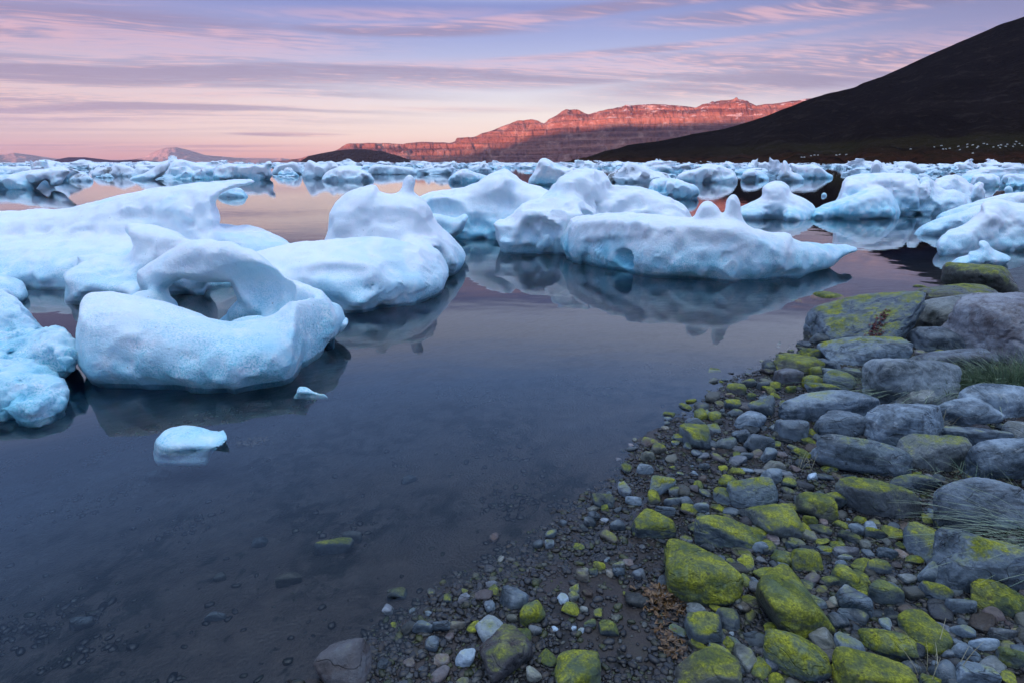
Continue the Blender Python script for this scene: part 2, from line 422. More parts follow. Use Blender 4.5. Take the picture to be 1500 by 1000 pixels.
BERGS = []
def berg(name, label, cat, layers, mat, cell=0.02, k=0.08, cuts=(), adds=(), rough=1.0, seed=1, group=None, relief=0.35, zb=0.05, rename=None):
    """layers: dicts with p (upper outline px), Y (depth, or list of (px, Y)), T (half depth), R (edge rounding), lean, hole"""
    L = []
    lo = np.array([1e9] * 3); hi = -lo
    for ly in layers:
        lean = ly.get('lean', 0.0)
        Y = ly['Y']; T = ly['T']
        Yp = Y if isinstance(Y, list) else None
        yf = (lambda q, Yp=Yp: float(np.interp(q, [a for a, _ in Yp], [b for _, b in Yp]))) if Yp else (lambda q, Y=Y: Y)
        pts = chaikin(ly['p']) if ly.get('smooth', True) else ly['p']
        w = [at_depth(a, b, yf(a), lean) for a, b in pts]
        poly = [(q[0], q[2]) for q in w]
        poly += [(poly[-1][0], -zb - 0.4), (poly[0][0], -zb - 0.4)]
        hole = None
        if 'hole' in ly:
            hw = [at_depth(a, b, yf(a), lean) for a, b in ly['hole']]
            hole = [(q[0], q[2]) for q in hw]
        if Yp:
            xs = [px_x(a, b) for a, b in Yp]; ys = [b for _, b in Yp]
        else: xs = [0.0]; ys = [Y]
        Ym = float(np.mean(ys)); xcen = float(np.mean([min(max(q[0], -Ym), Ym) for q in poly[:-2]]))
        tanh = xcen / Ym                      # the slab's own heading
        L.append((poly, hole, xs, ys, T, ly.get('R', 0.15), lean, Ym, tanh))
        for q in poly:
            y0 = float(np.interp(q[0], xs, ys))
            zt = max(q[1], 0)
            for s in (-1, 1):
                pt = np.array([q[0] + s * T * tanh, y0 + lean * zt + s * T, q[1]])
                lo = np.minimum(lo, pt); hi = np.maximum(hi, pt)
    B = []
    for a in adds:
        px, py, Y, rx, ry, rz = a
        c = at_depth(px, py, Y)
        B.append((c, (rx, ry, rz)))
        lo = np.minimum(lo, c - np.array([rx, ry, rz])); hi = np.maximum(hi, c + np.array([rx, ry, rz]))
    C = [(at_depth(a[0], a[1], a[2]), a[3:6]) for a in cuts]
    m = 0.12
    lo = lo - m; hi = hi + m
    lo[2] = -zb - 0.08
    n = np.ceil((hi - lo) / cell).astype(int) + 2
    xs_ = (lo[0] + np.arange(n[0]) * cell).astype(np.float32)
    ys_ = (lo[1] + np.arange(n[1]) * cell).astype(np.float32)
    zs_ = (lo[2] + np.arange(n[2]) * cell).astype(np.float32)
    X, Yg, Z = xs_[:, None, None], ys_[None, :, None], zs_[None, None, :]
    size = (hi - lo)[2]
    # coarse noise evaluated on a 3x coarser grid and interpolated
    st = 2
    def up(g):
        for ax in range(3):
            i = np.arange(n[ax]) / st; a = np.floor(i).astype(int); f = (i - a).astype(np.float32)
            sh = [1, 1, 1]; sh[ax] = -1
            g = np.take(g, a, axis=ax) * (1 - f.reshape(sh)) + np.take(g, a + 1, axis=ax) * f.reshape(sh)
        return g
    cx = [lo[i] + np.arange(n[i] // st + 3) * cell * st for i in range(3)]
    Cx, Cy, Cz = cx[0][:, None, None], cx[1][None, :, None], cx[2][None, None, :]
    fr = 2.2 / max(size, 0.3)
    warp = up(fbm(Cx * fr, Cy * fr, Cz * fr, seed, 3))
    bil = up(np.abs(fbm(Cx * fr * 2.2, Cy * fr * 2.2, Cz * fr * 2.2, seed + 50, 2)))
    Fd = None
    X2, Z2 = np.meshgrid(xs_, zs_, indexing='ij')
    jx = np.arange(n[0])
    for poly, hole, xs, ys, T, R, lean, Ym, tanh in L:
        d = poly_sdf(X2, Z2, poly)
        if hole is not None:
            d = -smin(-d, poly_sdf(X2, Z2, hole), 0.05)
        yc = np.interp(X2, xs, ys) + lean * np.maximum(Z2, 0)
        kz = np.arange(n[2])[None, None, :]
        q = np.broadcast_to(jx[:, None, None].astype(np.float32), tuple(n))
        for _ in range(2):
            qi = np.clip(np.round(q).astype(np.int32), 0, n[0] - 1)
            q = jx[:, None, None] - (Yg - yc[qi, kz].astype(np.float32)) * np.float32(tanh / cell)
        q0 = np.floor(q).astype(np.int32); fr_ = (q - q0).astype(np.float32)
        ext = np.clip(-q0, 0, None) + np.clip(q0 + 2 - n[0], 0, None)
        qa, qb = np.clip(q0, 0, n[0] - 1), np.clip(q0 + 1, 0, n[0] - 1)
        d32 = d.astype(np.float32); yc = yc.astype(np.float32)
        d = d32[qa, kz] * (1 - fr_) + d32[qb, kz] * fr_
        d = np.where(ext > 0, np.maximum(d, .01) + ext * cell * .5, d)
        yc = yc[qa, kz]
        a = (Yg - yc + warp * T * relief) * (R / T)
        f = np.sqrt(np.maximum(d + R, 0) ** 2 + a * a) - R
        Fd = f if Fd is None else smin(Fd, f, k)
    for c, r in B:
        q = np.sqrt(((X - c[0]) / r[0]) ** 2 + ((Yg - c[1]) / r[1]) ** 2 + ((Z - c[2]) / r[2]) ** 2)
        Fd = smin(Fd, ((q - 1) * min(r)).astype(np.float32), k)
    for c, r in C:
        q = np.sqrt(((X - c[0]) / r[0]) ** 2 + ((Yg - c[1]) / r[1]) ** 2 + ((Z - c[2]) / r[2]) ** 2)
        Fd = -smin(-Fd, ((q - 1) * min(r)).astype(np.float32), k * 0.3)
    Fd = Fd + (bil - float(bil.mean())) * 0.050 * size * rough
    us = min(size, 1.6)
    Fd = Fd + 0.055 * us * np.clip((0.17 * us - Z) / (0.17 * us), 0, 1) ** 2      # melted undercut at the waterline
    Fd = -smin(-Fd, (Z + zb) + 0 * Fd, 0.02)
    Fd[0] = 1; Fd[-1] = 1; Fd[:, 0] = 1; Fd[:, -1] = 1; Fd[:, :, 0] = 1; Fd[:, :, -1] = 1
    V, Q = surface_nets(Fd, lo, cell)
    N = vert_normals(V, Q)
    x, y, z = V.T
    s1 = fbm(x * 4.5, y * 4.5, z * 4.5, seed + 9, 3)
    s2 = np.abs(fbm(x * 11, y * 11, z * 11, seed + 19, 2))
    disp = (0.006 * s1 - 0.006 * (0.25 - s2)) * (0.2 + 0.8 * rough)
    if cell < 0.022:
        disp = disp + 0.0022 * fbm(x * 55, y * 55, z * 55, seed + 29, 2) * rough
    V = V + N * disp[:, None]
    base = np.array([(lo[0] + hi[0]) / 2, (lo[1] + hi[1]) / 2, 0.0])
    me = make_mesh(name, V - base, Q, mat)
    o = obj(name, me, label, cat, group, loc=base)
    BERGS.append((lo[0], hi[0], lo[1], hi[1]))
    print(name, n, len(V), round(time.time() - T0, 1))
    return o
#@@BERGS
# ------------------------------------------------------------------ the near icebergs
NG = 'icebergs stranded in the near shallows'
berg('ring_iceberg', 'ring-shaped white iceberg with a window through its back wall, lower left of the bay', 'iceberg', [
    dict(p=[(124, 590), (116, 540), (113, 490), (116, 445), (122, 434), (150, 432), (190, 436), (250, 449), (300, 467), (350, 473), (398, 465), (432, 447), (456, 424), (478, 436), (492, 455), (494, 490), (486, 540)],
         Y=[(118, 4.0), (300, 3.95), (400, 4.15), (460, 4.55), (495, 4.7)], T=0.36, R=0.17, lean=0.45),
    dict(p=[(203, 480), (212, 440), (198, 398), (215, 388), (240, 373), (265, 358), (290, 350), (340, 354), (372, 366), (397, 386), (420, 409), (447, 416), (480, 432), (488, 480)],
         hole=[(240, 442), (244, 420), (268, 409), (296, 413), (338, 413), (345, 440), (330, 460), (292, 470), (258, 462)],
         Y=[(200, 5.35), (340, 5.35), (420, 5.1), (485, 4.75)], T=0.21, R=0.12, lean=-0.15),
], ICE_TEAL, cell=0.014, k=0.06, adds=[(395, 480, 4.7, .34, .40, .17), (480, 470, 4.8, .14, .25, .16), (215, 470, 4.9, .14, .45, .26)],
    cuts=[(335, 430, 4.80, .58, .34, .30), (402, 446, 4.72, .16, .18, .13)], seed=3, relief=0.25, rough=.5, group=NG)

berg('ice_spur', 'small wedge of ice jutting out behind the right end of the ring-shaped iceberg', 'ice chunk', [
    dict(p=[(470, 500), (474, 462), (486, 456), (500, 465), (512, 468), (508, 478), (494, 490)], Y=4.85, T=0.12, R=0.05)],
    ICE, cell=0.014, k=0.03, seed=5, zb=0.1, rough=.6)

berg('low_iceberg', 'crumbly teal-flecked iceberg cut off by the left edge, nearest on the left', 'iceberg', [
    dict(p=[(-160, 520), (-120, 440), (-60, 425), (0, 430), (18, 436), (40, 456), (58, 478), (70, 492), (78, 540)], Y=4.75, T=0.5, R=0.25, lean=0.25),
    dict(p=[(-120, 560), (-60, 500), (30, 498), (52, 490), (74, 484), (95, 487), (110, 500), (114, 525), (102, 552), (96, 570)], Y=4.05, T=0.32, R=0.12, lean=0.15),
    dict(p=[(-120, 600), (-60, 548), (0, 538), (40, 540), (72, 546), (94, 560), (100, 580), (92, 610), (80, 640)], Y=3.5, T=0.34, R=0.16, lean=0.3),
], ICE_TEAL, cell=0.015, k=0.05, cuts=[(22, 500, 3.9, .16, .2, .10), (-10, 470, 4.2, .2, .2, .12)], seed=9, rough=2.6, relief=0.7, group=NG)

berg('great_iceberg', 'broad swept-back iceberg with an overhanging beak, filling the left side behind the ring', 'iceberg', [
    dict(p=[(-150, 470), (-140, 330), (-60, 318), (0, 310), (30, 311), (60, 307), (80, 310), (130, 298), (200, 281), (260, 272), (330, 266), (372, 262), (366, 270), (340, 274), (322, 282), (314, 298), (322, 318), (318, 328), (340, 331), (375, 333), (405, 345), (428, 357), (430, 385), (425, 420)],
         Y=8.8, T=0.75, R=0.30, lean=0.25),
    dict(p=[(-150, 480), (-120, 362), (0, 352), (60, 350), (150, 352), (230, 352), (290, 360), (340, 372), (352, 430)], Y=7.7, T=0.75, R=0.4, lean=0.9),
    dict(p=[(175, 430), (190, 385), (195, 358), (180, 331), (206, 327), (250, 337), (285, 352), (305, 372), (310, 430)], Y=6.9, T=0.30, R=0.16, lean=0.35),
    dict(p=[(62, 470), (84, 430), (96, 415), (88, 403), (112, 389), (150, 398), (190, 405), (210, 420), (212, 450)], Y=6.45, T=0.33, R=0.14, lean=0.5),
    dict(p=[(105, 450), (118, 380), (112, 374), (160, 376), (190, 380), (214, 400), (220, 450)], Y=7.0, T=0.4, R=0.14, lean=0.3),
    dict(p=[(-150, 480), (-120, 400), (0, 397), (24, 408), (42, 418), (54, 432), (40, 448), (36, 470)], Y=6.5, T=0.45, R=0.2, lean=0.4),
], ICE, cell=0.027, k=0.14, cuts=[(150, 316, 8.15, 1.1, .22, .13), (265, 300, 8.0, .55, .30, .22), (40, 340, 8.0, .35, .30, .12), (110, 362, 7.3, .8, .25, .10)], seed=13, relief=0.30, group=NG)

berg('saddle_iceberg', 'white iceberg with a smooth saddle and a low rounded foreshelf, right of the ring', 'iceberg', [
    dict(p=[(372, 440), (352, 400), (366, 372), (400, 363), (440, 358), (500, 352), (560, 346), (610, 352), (640, 362), (656, 385), (664, 408), (660, 430), (655, 470)],
         Y=[(370, 6.35), (520, 6.4), (600, 6.8), (665, 7.5)], T=0.62, R=0.30, lean=0.55),
    dict(p=[(450, 440), (468, 380), (478, 350), (480, 318), (492, 296), (512, 278), (530, 276), (545, 270), (552, 272), (557, 284), (590, 287), (620, 290), (632, 306), (636, 322), (655, 340), (676, 362), (685, 376), (682, 392), (672, 420)],
         Y=[(450, 8.0), (600, 8.0), (685, 8.7)], T=0.52, R=0.26, lean=0.15),
    dict(p=[(586, 300), (590, 275), (592, 262), (600, 256), (608, 262), (609, 270), (602, 285), (600, 300)], Y=8.3, T=0.10, R=0.09),
], ICE, cell=0.024, k=0.16, cuts=[(640, 378, 7.6, .30, .25, .14), (575, 318, 7.45, .42, .30, .20), (600, 345, 7.2, .35, .30, .12), (490, 395, 5.9, .35, .15, .10), (470, 322, 8.0, .10, .5, .2)], seed=21, relief=0.35, rough=.7, group=NG)

berg('blue_iceberg', 'pale blue scooped iceberg bridging the saddle iceberg and the jagged centre iceberg', 'iceberg', [
    dict(p=[(600, 350), (598, 300), (612, 286), (640, 281), (670, 277), (690, 272), (712, 258), (740, 246), (750, 252), (765, 268), (800, 276), (830, 300), (835, 345), (840, 370)],
         Y=[(600, 12.2), (700, 12.6), (840, 12.0)], T=0.8, R=0.40, lean=0.3),
    dict(p=[(622, 330), (626, 312), (650, 316), (668, 322), (680, 312), (686, 318), (676, 340), (660, 350)], Y=11.0, T=0.3, R=0.12),
], ICE_BLUE, cell=0.036, k=0.18, cuts=[(655, 305, 11.6, .5, .5, .32), (722, 295, 11.7, .55, .45, .3), (700, 335, 11.5, .45, .45, .15)], seed=33, relief=0.4, group=NG)

berg('jagged_iceberg', 'tall crumpled white iceberg with a snout over the water, centre behind the long iceberg', 'iceberg', [
    dict(p=[(726, 334), (724, 326), (745, 320), (758, 304), (775, 296), (800, 290), (830, 286), (850, 292), (870, 310), (880, 350), (880, 390)],
         Y=10.2, T=0.55, R=0.25, lean=0.35),
    dict(p=[(742, 372), (756, 340), (790, 300), (812, 268), (835, 252), (856, 247), (880, 249), (892, 262), (900, 272), (930, 274), (962, 282), (990, 293), (1006, 306), (1014, 320), (1010, 380)],
         Y=[(740, 11.0), (900, 11.2), (1014, 10.6)], T=0.85, R=0.45, lean=0.3),
], ICE, cell=0.032, k=0.15, cuts=[(945, 330, 10.0, .16, .5, .42), (870, 330, 10.2, .35, .3, .3), (815, 285, 10.0, .42, .3, .25), (800, 372, 9.4, .5, .3, .10), (775, 345, 9.5, .14, .2, .25), (902, 296, 10.1, .3, .25, .10)], seed=41, rough=1.5, relief=0.7, group=NG)

berg('long_iceberg', 'long boat-shaped iceberg with a turquoise undercut and a thin tail pointing right', 'iceberg', [
    dict(p=[(818, 440), (822, 380), (820, 350), (834, 327), (836, 319), (872, 314), (910, 311), (960, 315), (1000, 320), (1030, 318), (1070, 320), (1092, 328), (1102, 334), (1130, 341), (1158, 342), (1163, 353), (1190, 358), (1222, 359), (1256, 361), (1258, 368), (1240, 373), (1230, 382), (1222, 397), (1200, 404), (1180, 412), (1160, 440)],
         Y=[(816, 9.9), (880, 8.9), (950, 8.15), (1080, 7.7), (1180, 8.0), (1240, 8.6), (1262, 8.8)], T=0.36, R=0.17, lean=0.25),
    dict(p=[(832, 350), (834, 327), (850, 319), (900, 316), (950, 319), (955, 335), (940, 349), (900, 350), (860, 353)], Y=[(830, 9.3), (955, 7.95)], T=0.20, R=0.10, lean=0.1),
    dict(p=[(1005, 345), (1014, 324), (1022, 306), (1030, 296), (1040, 295), (1050, 303), (1058, 314), (1062, 308), (1065, 293), (1070, 284), (1078, 284), (1083, 293), (1085, 308), (1090, 328), (1100, 345)], Y=8.0, T=0.17, R=0.075, lean=0.1),
], ICE_TEAL, cell=0.02, k=0.05, cuts=[(900, 376, 8.15, .55, .17, .12), (1050, 404, 7.15, .36, .12, .07)], seed=47, relief=0.25, rough=.6, group=NG)

berg('hump_iceberg', 'rounded white iceberg with a knob on top, just beyond the tail of the long iceberg', 'iceberg', [
    dict(p=[(1060, 350), (1075, 310), (1088, 302), (1110, 292), (1118, 286), (1116, 276), (1124, 268), (1140, 265), (1154, 270), (1159, 284), (1176, 290), (1192, 300), (1196, 308), (1190, 330), (1190, 350)], Y=16.9, T=0.8, R=0.35, lean=0.2),
    dict(p=[(1140, 340), (1150, 305), (1165, 308), (1180, 314), (1192, 322), (1196, 340)], Y=16.1, T=0.5, R=0.2, lean=0.2),
], ICE, cell=0.04, k=0.2, seed=53, relief=0.4)

berg('shelf_iceberg', 'large wedge-shaped pale iceberg with a flat blue top edge, right of the knobbed one', 'iceberg', [
    dict(p=[(1176, 345), (1180, 316), (1200, 303), (1222, 295), (1240, 290), (1265, 280), (1290, 272), (1306, 284), (1316, 300), (1322, 318), (1324, 345)], Y=16.8, T=0.8, R=0.3, lean=0.3),
    dict(p=[(1210, 345), (1215, 310), (1232, 280), (1236, 262), (1250, 256), (1282, 254), (1330, 254), (1346, 262), (1352, 290), (1356, 345)], Y=18.2, T=0.9, R=0.35, lean=0.2),
], ICE_BLUE, cell=0.042, k=0.12, cuts=[(1225, 308, 16.0, .3, .3, .25)], seed=59, relief=0.4)

berg('crumbled_iceberg', 'broken iceberg with a grey rubbly hollow, right of the wedge-shaped iceberg', 'iceberg', [
    dict(p=[(1312, 345), (1316, 296), (1330, 284), (1345, 272), (1352, 258), (1362, 262), (1380, 280), (1400, 278), (1420, 288), (1424, 300), (1410, 318), (1400, 345)], Y=18.2, T=0.9, R=0.4, lean=0.2),
    dict(p=[(1358, 300), (1366, 266), (1385, 258), (1404, 256), (1420, 270), (1440, 276), (1444, 300)], Y=19.8, T=0.6, R=0.3, lean=0.2),
    dict(p=[(1415, 320), (1422, 295), (1426, 272), (1436, 266), (1442, 272), (1442, 300), (1446, 320)], Y=18.6, T=0.25, R=0.14),
], ICE_MID, cell=0.042, k=0.12, cuts=[(1355, 308, 17.2, .5, .3, .2)], seed=61, rough=2.6, relief=0.9)

berg('tongue_iceberg', 'low tongue of white ice sloping down to a point, in front of the crumbled iceberg', 'iceberg', [
    dict(p=[(1325, 360), (1334, 341), (1352, 330), (1380, 318), (1405, 312), (1430, 302), (1450, 300), (1470, 315), (1480, 360)], Y=12.9, T=0.42, R=0.18, lean=0.3),
    dict(p=[(1350, 350), (1370, 316), (1400, 304), (1440, 292), (1480, 282), (1560, 280), (1640, 290), (1700, 345)], Y=15.5, T=0.5, R=0.25, lean=0.3),
], ICE_MID, cell=0.03, k=0.1, seed=67, relief=0.4)

berg('right_iceberg', 'smooth pale blue iceberg running out of the right edge above the boulders', 'iceberg', [
    dict(p=[(1374, 420), (1372, 360), (1384, 342), (1410, 334), (1440, 312), (1440, 298), (1460, 291), (1490, 298), (1530, 300), (1600, 300), (1660, 330), (1680, 400)],
         Y=[(1370, 9.9), (1450, 10.6), (1700, 11.0)], T=0.55, R=0.32, lean=0.35),
], ICE, cell=0.026, k=0.12, cuts=[(1475, 335, 9.9, .5, .3, .25)], seed=71, relief=0.35, group=NG)

berg('ice_floe', 'small star-armed white ice piece in front of the smooth iceberg at the right edge', 'ice chunk', [
    dict(p=[(1386, 410), (1386, 385), (1404, 378), (1420, 374), (1418, 369), (1438, 366), (1432, 353), (1446, 354), (1452, 366), (1470, 372), (1484, 379), (1476, 388), (1462, 410)], Y=8.75, T=0.25, R=0.11, lean=0.3)],
    ICE, cell=0.018, k=0.05, seed=73, relief=0.3, zb=0.12, rough=.7)

# two little pieces floating in front
berg('ice_floe', 'small smooth white ice floe floating alone in front of the ring-shaped iceberg', 'ice floe', [
    dict(p=[(214, 700), (217, 655), (226, 641), (248, 633), (276, 632), (300, 635), (318, 635), (336, 631), (326, 644), (314, 654), (306, 668), (302, 700)], Y=2.90, T=0.16, R=0.05, lean=0.3)],
    ICE, cell=0.0085, k=0.03, adds=[(266, 648, 2.9, .17, .14, .065), (282, 660, 2.93, .27, .20, .04)], seed=77, relief=0.15, zb=0.12, rough=.2)
berg('ice_sliver', 'thin glassy sliver of ice in the dark water under the right end of the ring', 'ice floe', [
    dict(p=[(420, 592), (430, 572), (442, 565), (462, 571), (480, 574), (484, 592)], Y=3.60, T=0.05, R=0.02, lean=0.6)],
    ICE, cell=0.008, k=0.02, seed=79, relief=0.2, zb=0.05, rough=.4)

# ------------------------------------------------------------------ middle-distance icebergs, each with its own outline
def yd(py): return ground(750, py)[1]
MIDS = [
 ('anvil_iceberg', 'undercut iceberg with deep blue hollows on mirror water, far left', 278, 1.0, ICE_BLUE,
  [(-80, 300), (-70, 262), (-20, 256), (12, 257), (40, 250), (78, 247), (96, 243), (104, 252), (96, 258), (90, 272), (74, 276), (68, 262), (56, 270), (52, 300)]),
 ('white_iceberg', 'low lumpy iceberg behind the undercut one at the far left', 262, 1.0, ICE_FAR,
  [(-60, 275), (-50, 246), (0, 243), (20, 245), (40, 243), (60, 246), (74, 243), (88, 237), (96, 246), (104, 258), (100, 275)]),
 ('dirty_iceberg', 'dirt-streaked dark little iceberg on the mirror water, left', 266, 0.7, ICE_DIRTY,
  [(92, 280), (100, 262), (108, 256), (120, 254), (132, 258), (140, 268), (142, 280)]),
 ('slab_iceberg', 'flat white ice slab with dark debris on top, below the dark purple plateau', 259, 1.0, ICE_DIRTY,
  [(132, 275), (134, 246), (160, 245), (172, 239), (186, 243), (196, 247), (206, 258), (204, 275)]),
 ('prow_iceberg', 'iceberg shaped like an upturned boat prow, left of the middle', 264, 0.8, ICE_MID,
  [(180, 280), (186, 262), (204, 257), (220, 250), (236, 238), (250, 234), (248, 246), (238, 258), (226, 264), (222, 280)]),
 ('rugged_iceberg', 'rugged white iceberg with a pointed crest, right of the prow-shaped one', 262, 1.2, ICE_MID,
  [(236, 280), (242, 256), (250, 238), (262, 233), (280, 237), (296, 241), (316, 246), (322, 262), (322, 280)]),
 ('cracked_iceberg', 'blue cracked iceberg with a small knob on its right shoulder', 264, 1.1, ICE_BLUE,
  [(308, 280), (314, 246), (330, 240), (352, 241), (372, 241), (386, 243), (389, 237), (397, 236), (399, 242), (395, 247), (400, 256), (396, 264), (398, 280)]),
 ('beak_floe', 'small low ice piece seen just under the beak of the great iceberg', 289, .5, ICE_MID,
  [(312, 305), (316, 284), (324, 277), (340, 274), (354, 276), (360, 284), (366, 288), (360, 305)]),
 ('stub_iceberg', 'short ragged white iceberg in front of the dark headland, left tip', 256, .8, ICE_FAR,
  [(396, 270), (400, 244), (416, 240), (432, 236), (442, 246), (444, 270)]),
 ('tooth_iceberg', 'white iceberg with tooth-like points under the dark headland', 262, .9, ICE_FAR,
  [(438, 280), (444, 252), (450, 234), (458, 236), (466, 241), (478, 242), (482, 235), (490, 238), (500, 248), (506, 280)]),
 ('dome_iceberg', 'smooth domed white iceberg mirrored in the pink water, centre left', 266, 1.0, ICE_MID,
  [(466, 285), (470, 262), (480, 250), (500, 244), (522, 246), (540, 254), (552, 266), (552, 285)]),
 ('far_iceberg', 'white iceberg on the right of the dome-shaped one', 256, .9, ICE_FAR,
  [(536, 270), (540, 245), (552, 240), (566, 242), (590, 244), (610, 246), (614, 270)]),
 ('blue_footed_iceberg', 'low iceberg with a bright blue foot beside the red water', 268, .9, ICE_BLUE,
  [(652, 285), (656, 262), (668, 252), (682, 246), (692, 252), (716, 258), (732, 268), (736, 285)]),
 ('crown_iceberg', 'blue-hearted iceberg with a flat crown below the red mountain', 272, 1.2, ICE_BLUE,
  [(768, 290), (774, 264), (784, 250), (788, 236), (796, 231), (806, 235), (818, 243), (834, 246), (850, 256), (856, 290)]),
 ('rubble_iceberg', 'ash-grey streaked iceberg pile right behind the centre icebergs', 268, 1.3, ICE_DIRTY,
  [(880, 290), (888, 256), (906, 250), (918, 236), (930, 240), (956, 250), (984, 256), (996, 290)]),
 ('tilted_iceberg', 'smooth tilted iceberg with a blue end, right behind the jagged centre iceberg', 292, .9, ICE_BLUE,
  [(946, 310), (950, 268), (960, 261), (990, 261), (1006, 268), (1020, 272), (1026, 282), (1022, 292), (1032, 298), (1030, 310)]),
 ('flat_iceberg', 'wide flat-topped iceberg mirrored in still water, centre right', 268, 1.2, ICE_MID,
  [(985, 290), (990, 258), (1004, 251), (1024, 247), (1034, 241), (1050, 241), (1062, 246), (1076, 250), (1082, 268), (1084, 290)]),
 ('ribbed_iceberg', 'ribbed white iceberg beside the dark water gap, centre right', 265, 1.0, ICE_MID,
  [(1080, 285), (1084, 264), (1090, 250), (1104, 248), (1116, 252), (1124, 258), (1128, 264), (1130, 285)]),
 ('candle_iceberg', 'iceberg with a cluster of short candle-like spikes, right of centre', 253, .8, ICE_FAR,
  [(1104, 265), (1110, 248), (1112, 238), (1118, 240), (1120, 236), (1126, 241), (1134, 245), (1144, 252), (1144, 265)]),
 ('spire_iceberg', 'iceberg with one tall pointed spire above the others, right of centre', 267, .9, ICE_MID,
  [(1136, 285), (1142, 258), (1146, 240), (1148, 233), (1154, 239), (1158, 252), (1170, 255), (1178, 262), (1180, 268), (1180, 285)]),
 ('wing_iceberg', 'blue shaded iceberg with a slanting wing, right of the spire iceberg', 262, 1.1, ICE_BLUE,
  [(1158, 280), (1160, 250), (1156, 238), (1172, 243), (1190, 242), (1202, 244), (1212, 254), (1222, 258), (1222, 280)]),
 ('peak_iceberg', 'iceberg with two white rounded peaks under the dark hill, right', 258, 1.3, ICE_FAR,
  [(1270, 275), (1276, 246), (1281, 234), (1288, 236), (1296, 243), (1312, 246), (1320, 246), (1326, 237), (1336, 237), (1346, 246), (1362, 249), (1364, 275)]),
 ('ridge_iceberg', 'long swooping white iceberg behind the crumbled one, right', 276, 1.2, ICE_MID,
  [(1370, 300), (1374, 262), (1388, 256), (1400, 258), (1412, 266), (1428, 274), (1440, 300)]),
 ('block_iceberg', 'square-ended grey-white ice block near the right edge', 274, 1.2, ICE_MID,
  [(1420, 295), (1422, 260), (1434, 254), (1464, 256), (1466, 272), (1468, 295)]),
 ('edge_iceberg', 'grey-blue faceted iceberg at the right edge', 276, 1.3, ICE_BLUE,
  [(1462, 295), (1466, 258), (1482, 254), (1500, 256), (1540, 254), (1556, 295)]),
 ('pebble_floe', 'tiny white ice knob on the dark water left of the wedge-shaped iceberg', 288, .2, ICE_MID,
  [(1202, 295), (1203, 284), (1208, 282), (1212, 286), (1212, 295)]),
 ('drift_floe', 'small white ice piece near the two brown rocks at the right', 281, .4, ICE_MID,
  [(1466, 295), (1470, 276), (1478, 271), (1484, 276), (1486, 295)]),
]
for i, (nm, lab, pyw, T, mt, pts) in enumerate(MIDS):
    Y = yd(pyw) + T
    berg(nm, lab, 'iceberg' if T > .45 else 'ice floe', [dict(p=pts, Y=Y, T=T, R=min(.45, T * .45), lean=.15)], mt, cell=max(.045, Y * 0.0021), k=.15, seed=100 + i * 3,
         rough=1.3 if T > 1.05 else 0.9, relief=0.8, zb=0.12)

# brown rocks standing in the water among the far ice
# ------------------------------------------------------------------ the far pack: separate bergs made from a set of rough lumps
def lump(seed, jag):
    r = np.random.default_rng(seed)
    n = 44; c = 1.0 / 17
    g = (np.arange(n) - n / 2) * c
    X, Yg, Z = g[:, None, None].astype(np.float32), g[None, :, None].astype(np.float32), (g[None, None, :20] + n / 2 * c - 0.2).astype(np.float32)
    Fd = None
    for k in range(r.integers(4, 8)):
        cx, cy = r.uniform(-.6, .6), r.uniform(-.3, .3)
        rx, ry = r.uniform(.22, .55), r.uniform(.2, .4)
        rz = r.uniform(.12, .42) * (1.25 - abs(cx)) * jag
        a = r.uniform(0, 3); Xr = (X - cx) * math.cos(a) + (Yg - cy) * math.sin(a); Yr = (Yg - cy) * math.cos(a) - (X - cx) * math.sin(a)
        if k % 2 == 0:      # tilted slab or wedge cut by planes
            f = np.maximum(np.abs(Xr) - rx * .8, np.abs(Yr) - ry * .7)
            f = np.maximum(f, (Z - rz) * .8 + Xr * r.uniform(-.7, .7) + Yr * r.uniform(-.4, .4))
            f = np.maximum(f, Xr * r.uniform(.3, 1) + Z * .9 - rx * .9)
        else:
            f = (np.sqrt((Xr / rx) ** 2 + (Yr / ry) ** 2 + (Z / rz) ** 2) - 1) * min(rx, ry, rz)
        Fd = f if Fd is None else smin(Fd, f, .04)
    Fd = Fd + .085 * fbm(X * 4, Yg * 4, Z * 6, seed, 4, .6) + .11 * (np.abs(fbm(X * 6, Yg * 6, Z * 7, seed + 5, 2)) - .2)
    Fd = np.maximum(Fd, -(Z + 0.08)).astype(np.float32)
    Fd[0] = 1; Fd[-1] = 1; Fd[:, 0] = 1; Fd[:, -1] = 1; Fd[:, :, 0] = 1; Fd[:, :, -1] = 1
    V, Q = surface_nets(Fd, (g[0], g[0], float(Z[0, 0, 0])), c)
    return V, Q
LUMPS = [make_mesh('pack_ice', *lump(300 + i, 0.8 + 0.5 * (i % 3)), (ICE_FAR, ICE_FAR, ICE_MID, ICE_FAR, ICE_BLUE)[i % 5], smooth=(i % 3 != 0)) for i in range(18)]
LUMPS.append(make_mesh('pack_ice', *lump(900, 0.9), ICE_DIRTY, smooth=False))
ZONES = [(-100, 240, 'far pack ice below the purple plateau at the left', 'pale floe in the distant ice pack below the purple plateau at the left'),
         (240, 440, 'far pack ice left of the dark headland', 'pale floe in the distant ice pack left of the dark headland'),
         (440, 610, 'far pack ice under the dark headland', 'pale floe in the distant ice pack directly under the dark headland'),
         (610, 850, 'far pack ice under the red mountain', 'pale floe in the distant ice pack under the red mountain'),
         (850, 1120, 'far pack ice under the foot of the dark hill', 'pale floe in the distant ice pack at the low left end of the dark hill'),
         (1120, 1330, 'far pack ice beneath the hill', 'pale floe in the distant ice pack beneath the middle of the dark hill'),
         (1330, 1650, 'far pack ice beneath the meadow', 'pale floe in the distant ice pack beneath the meadow at the right')]
rr = random.Random(5)
placed = []
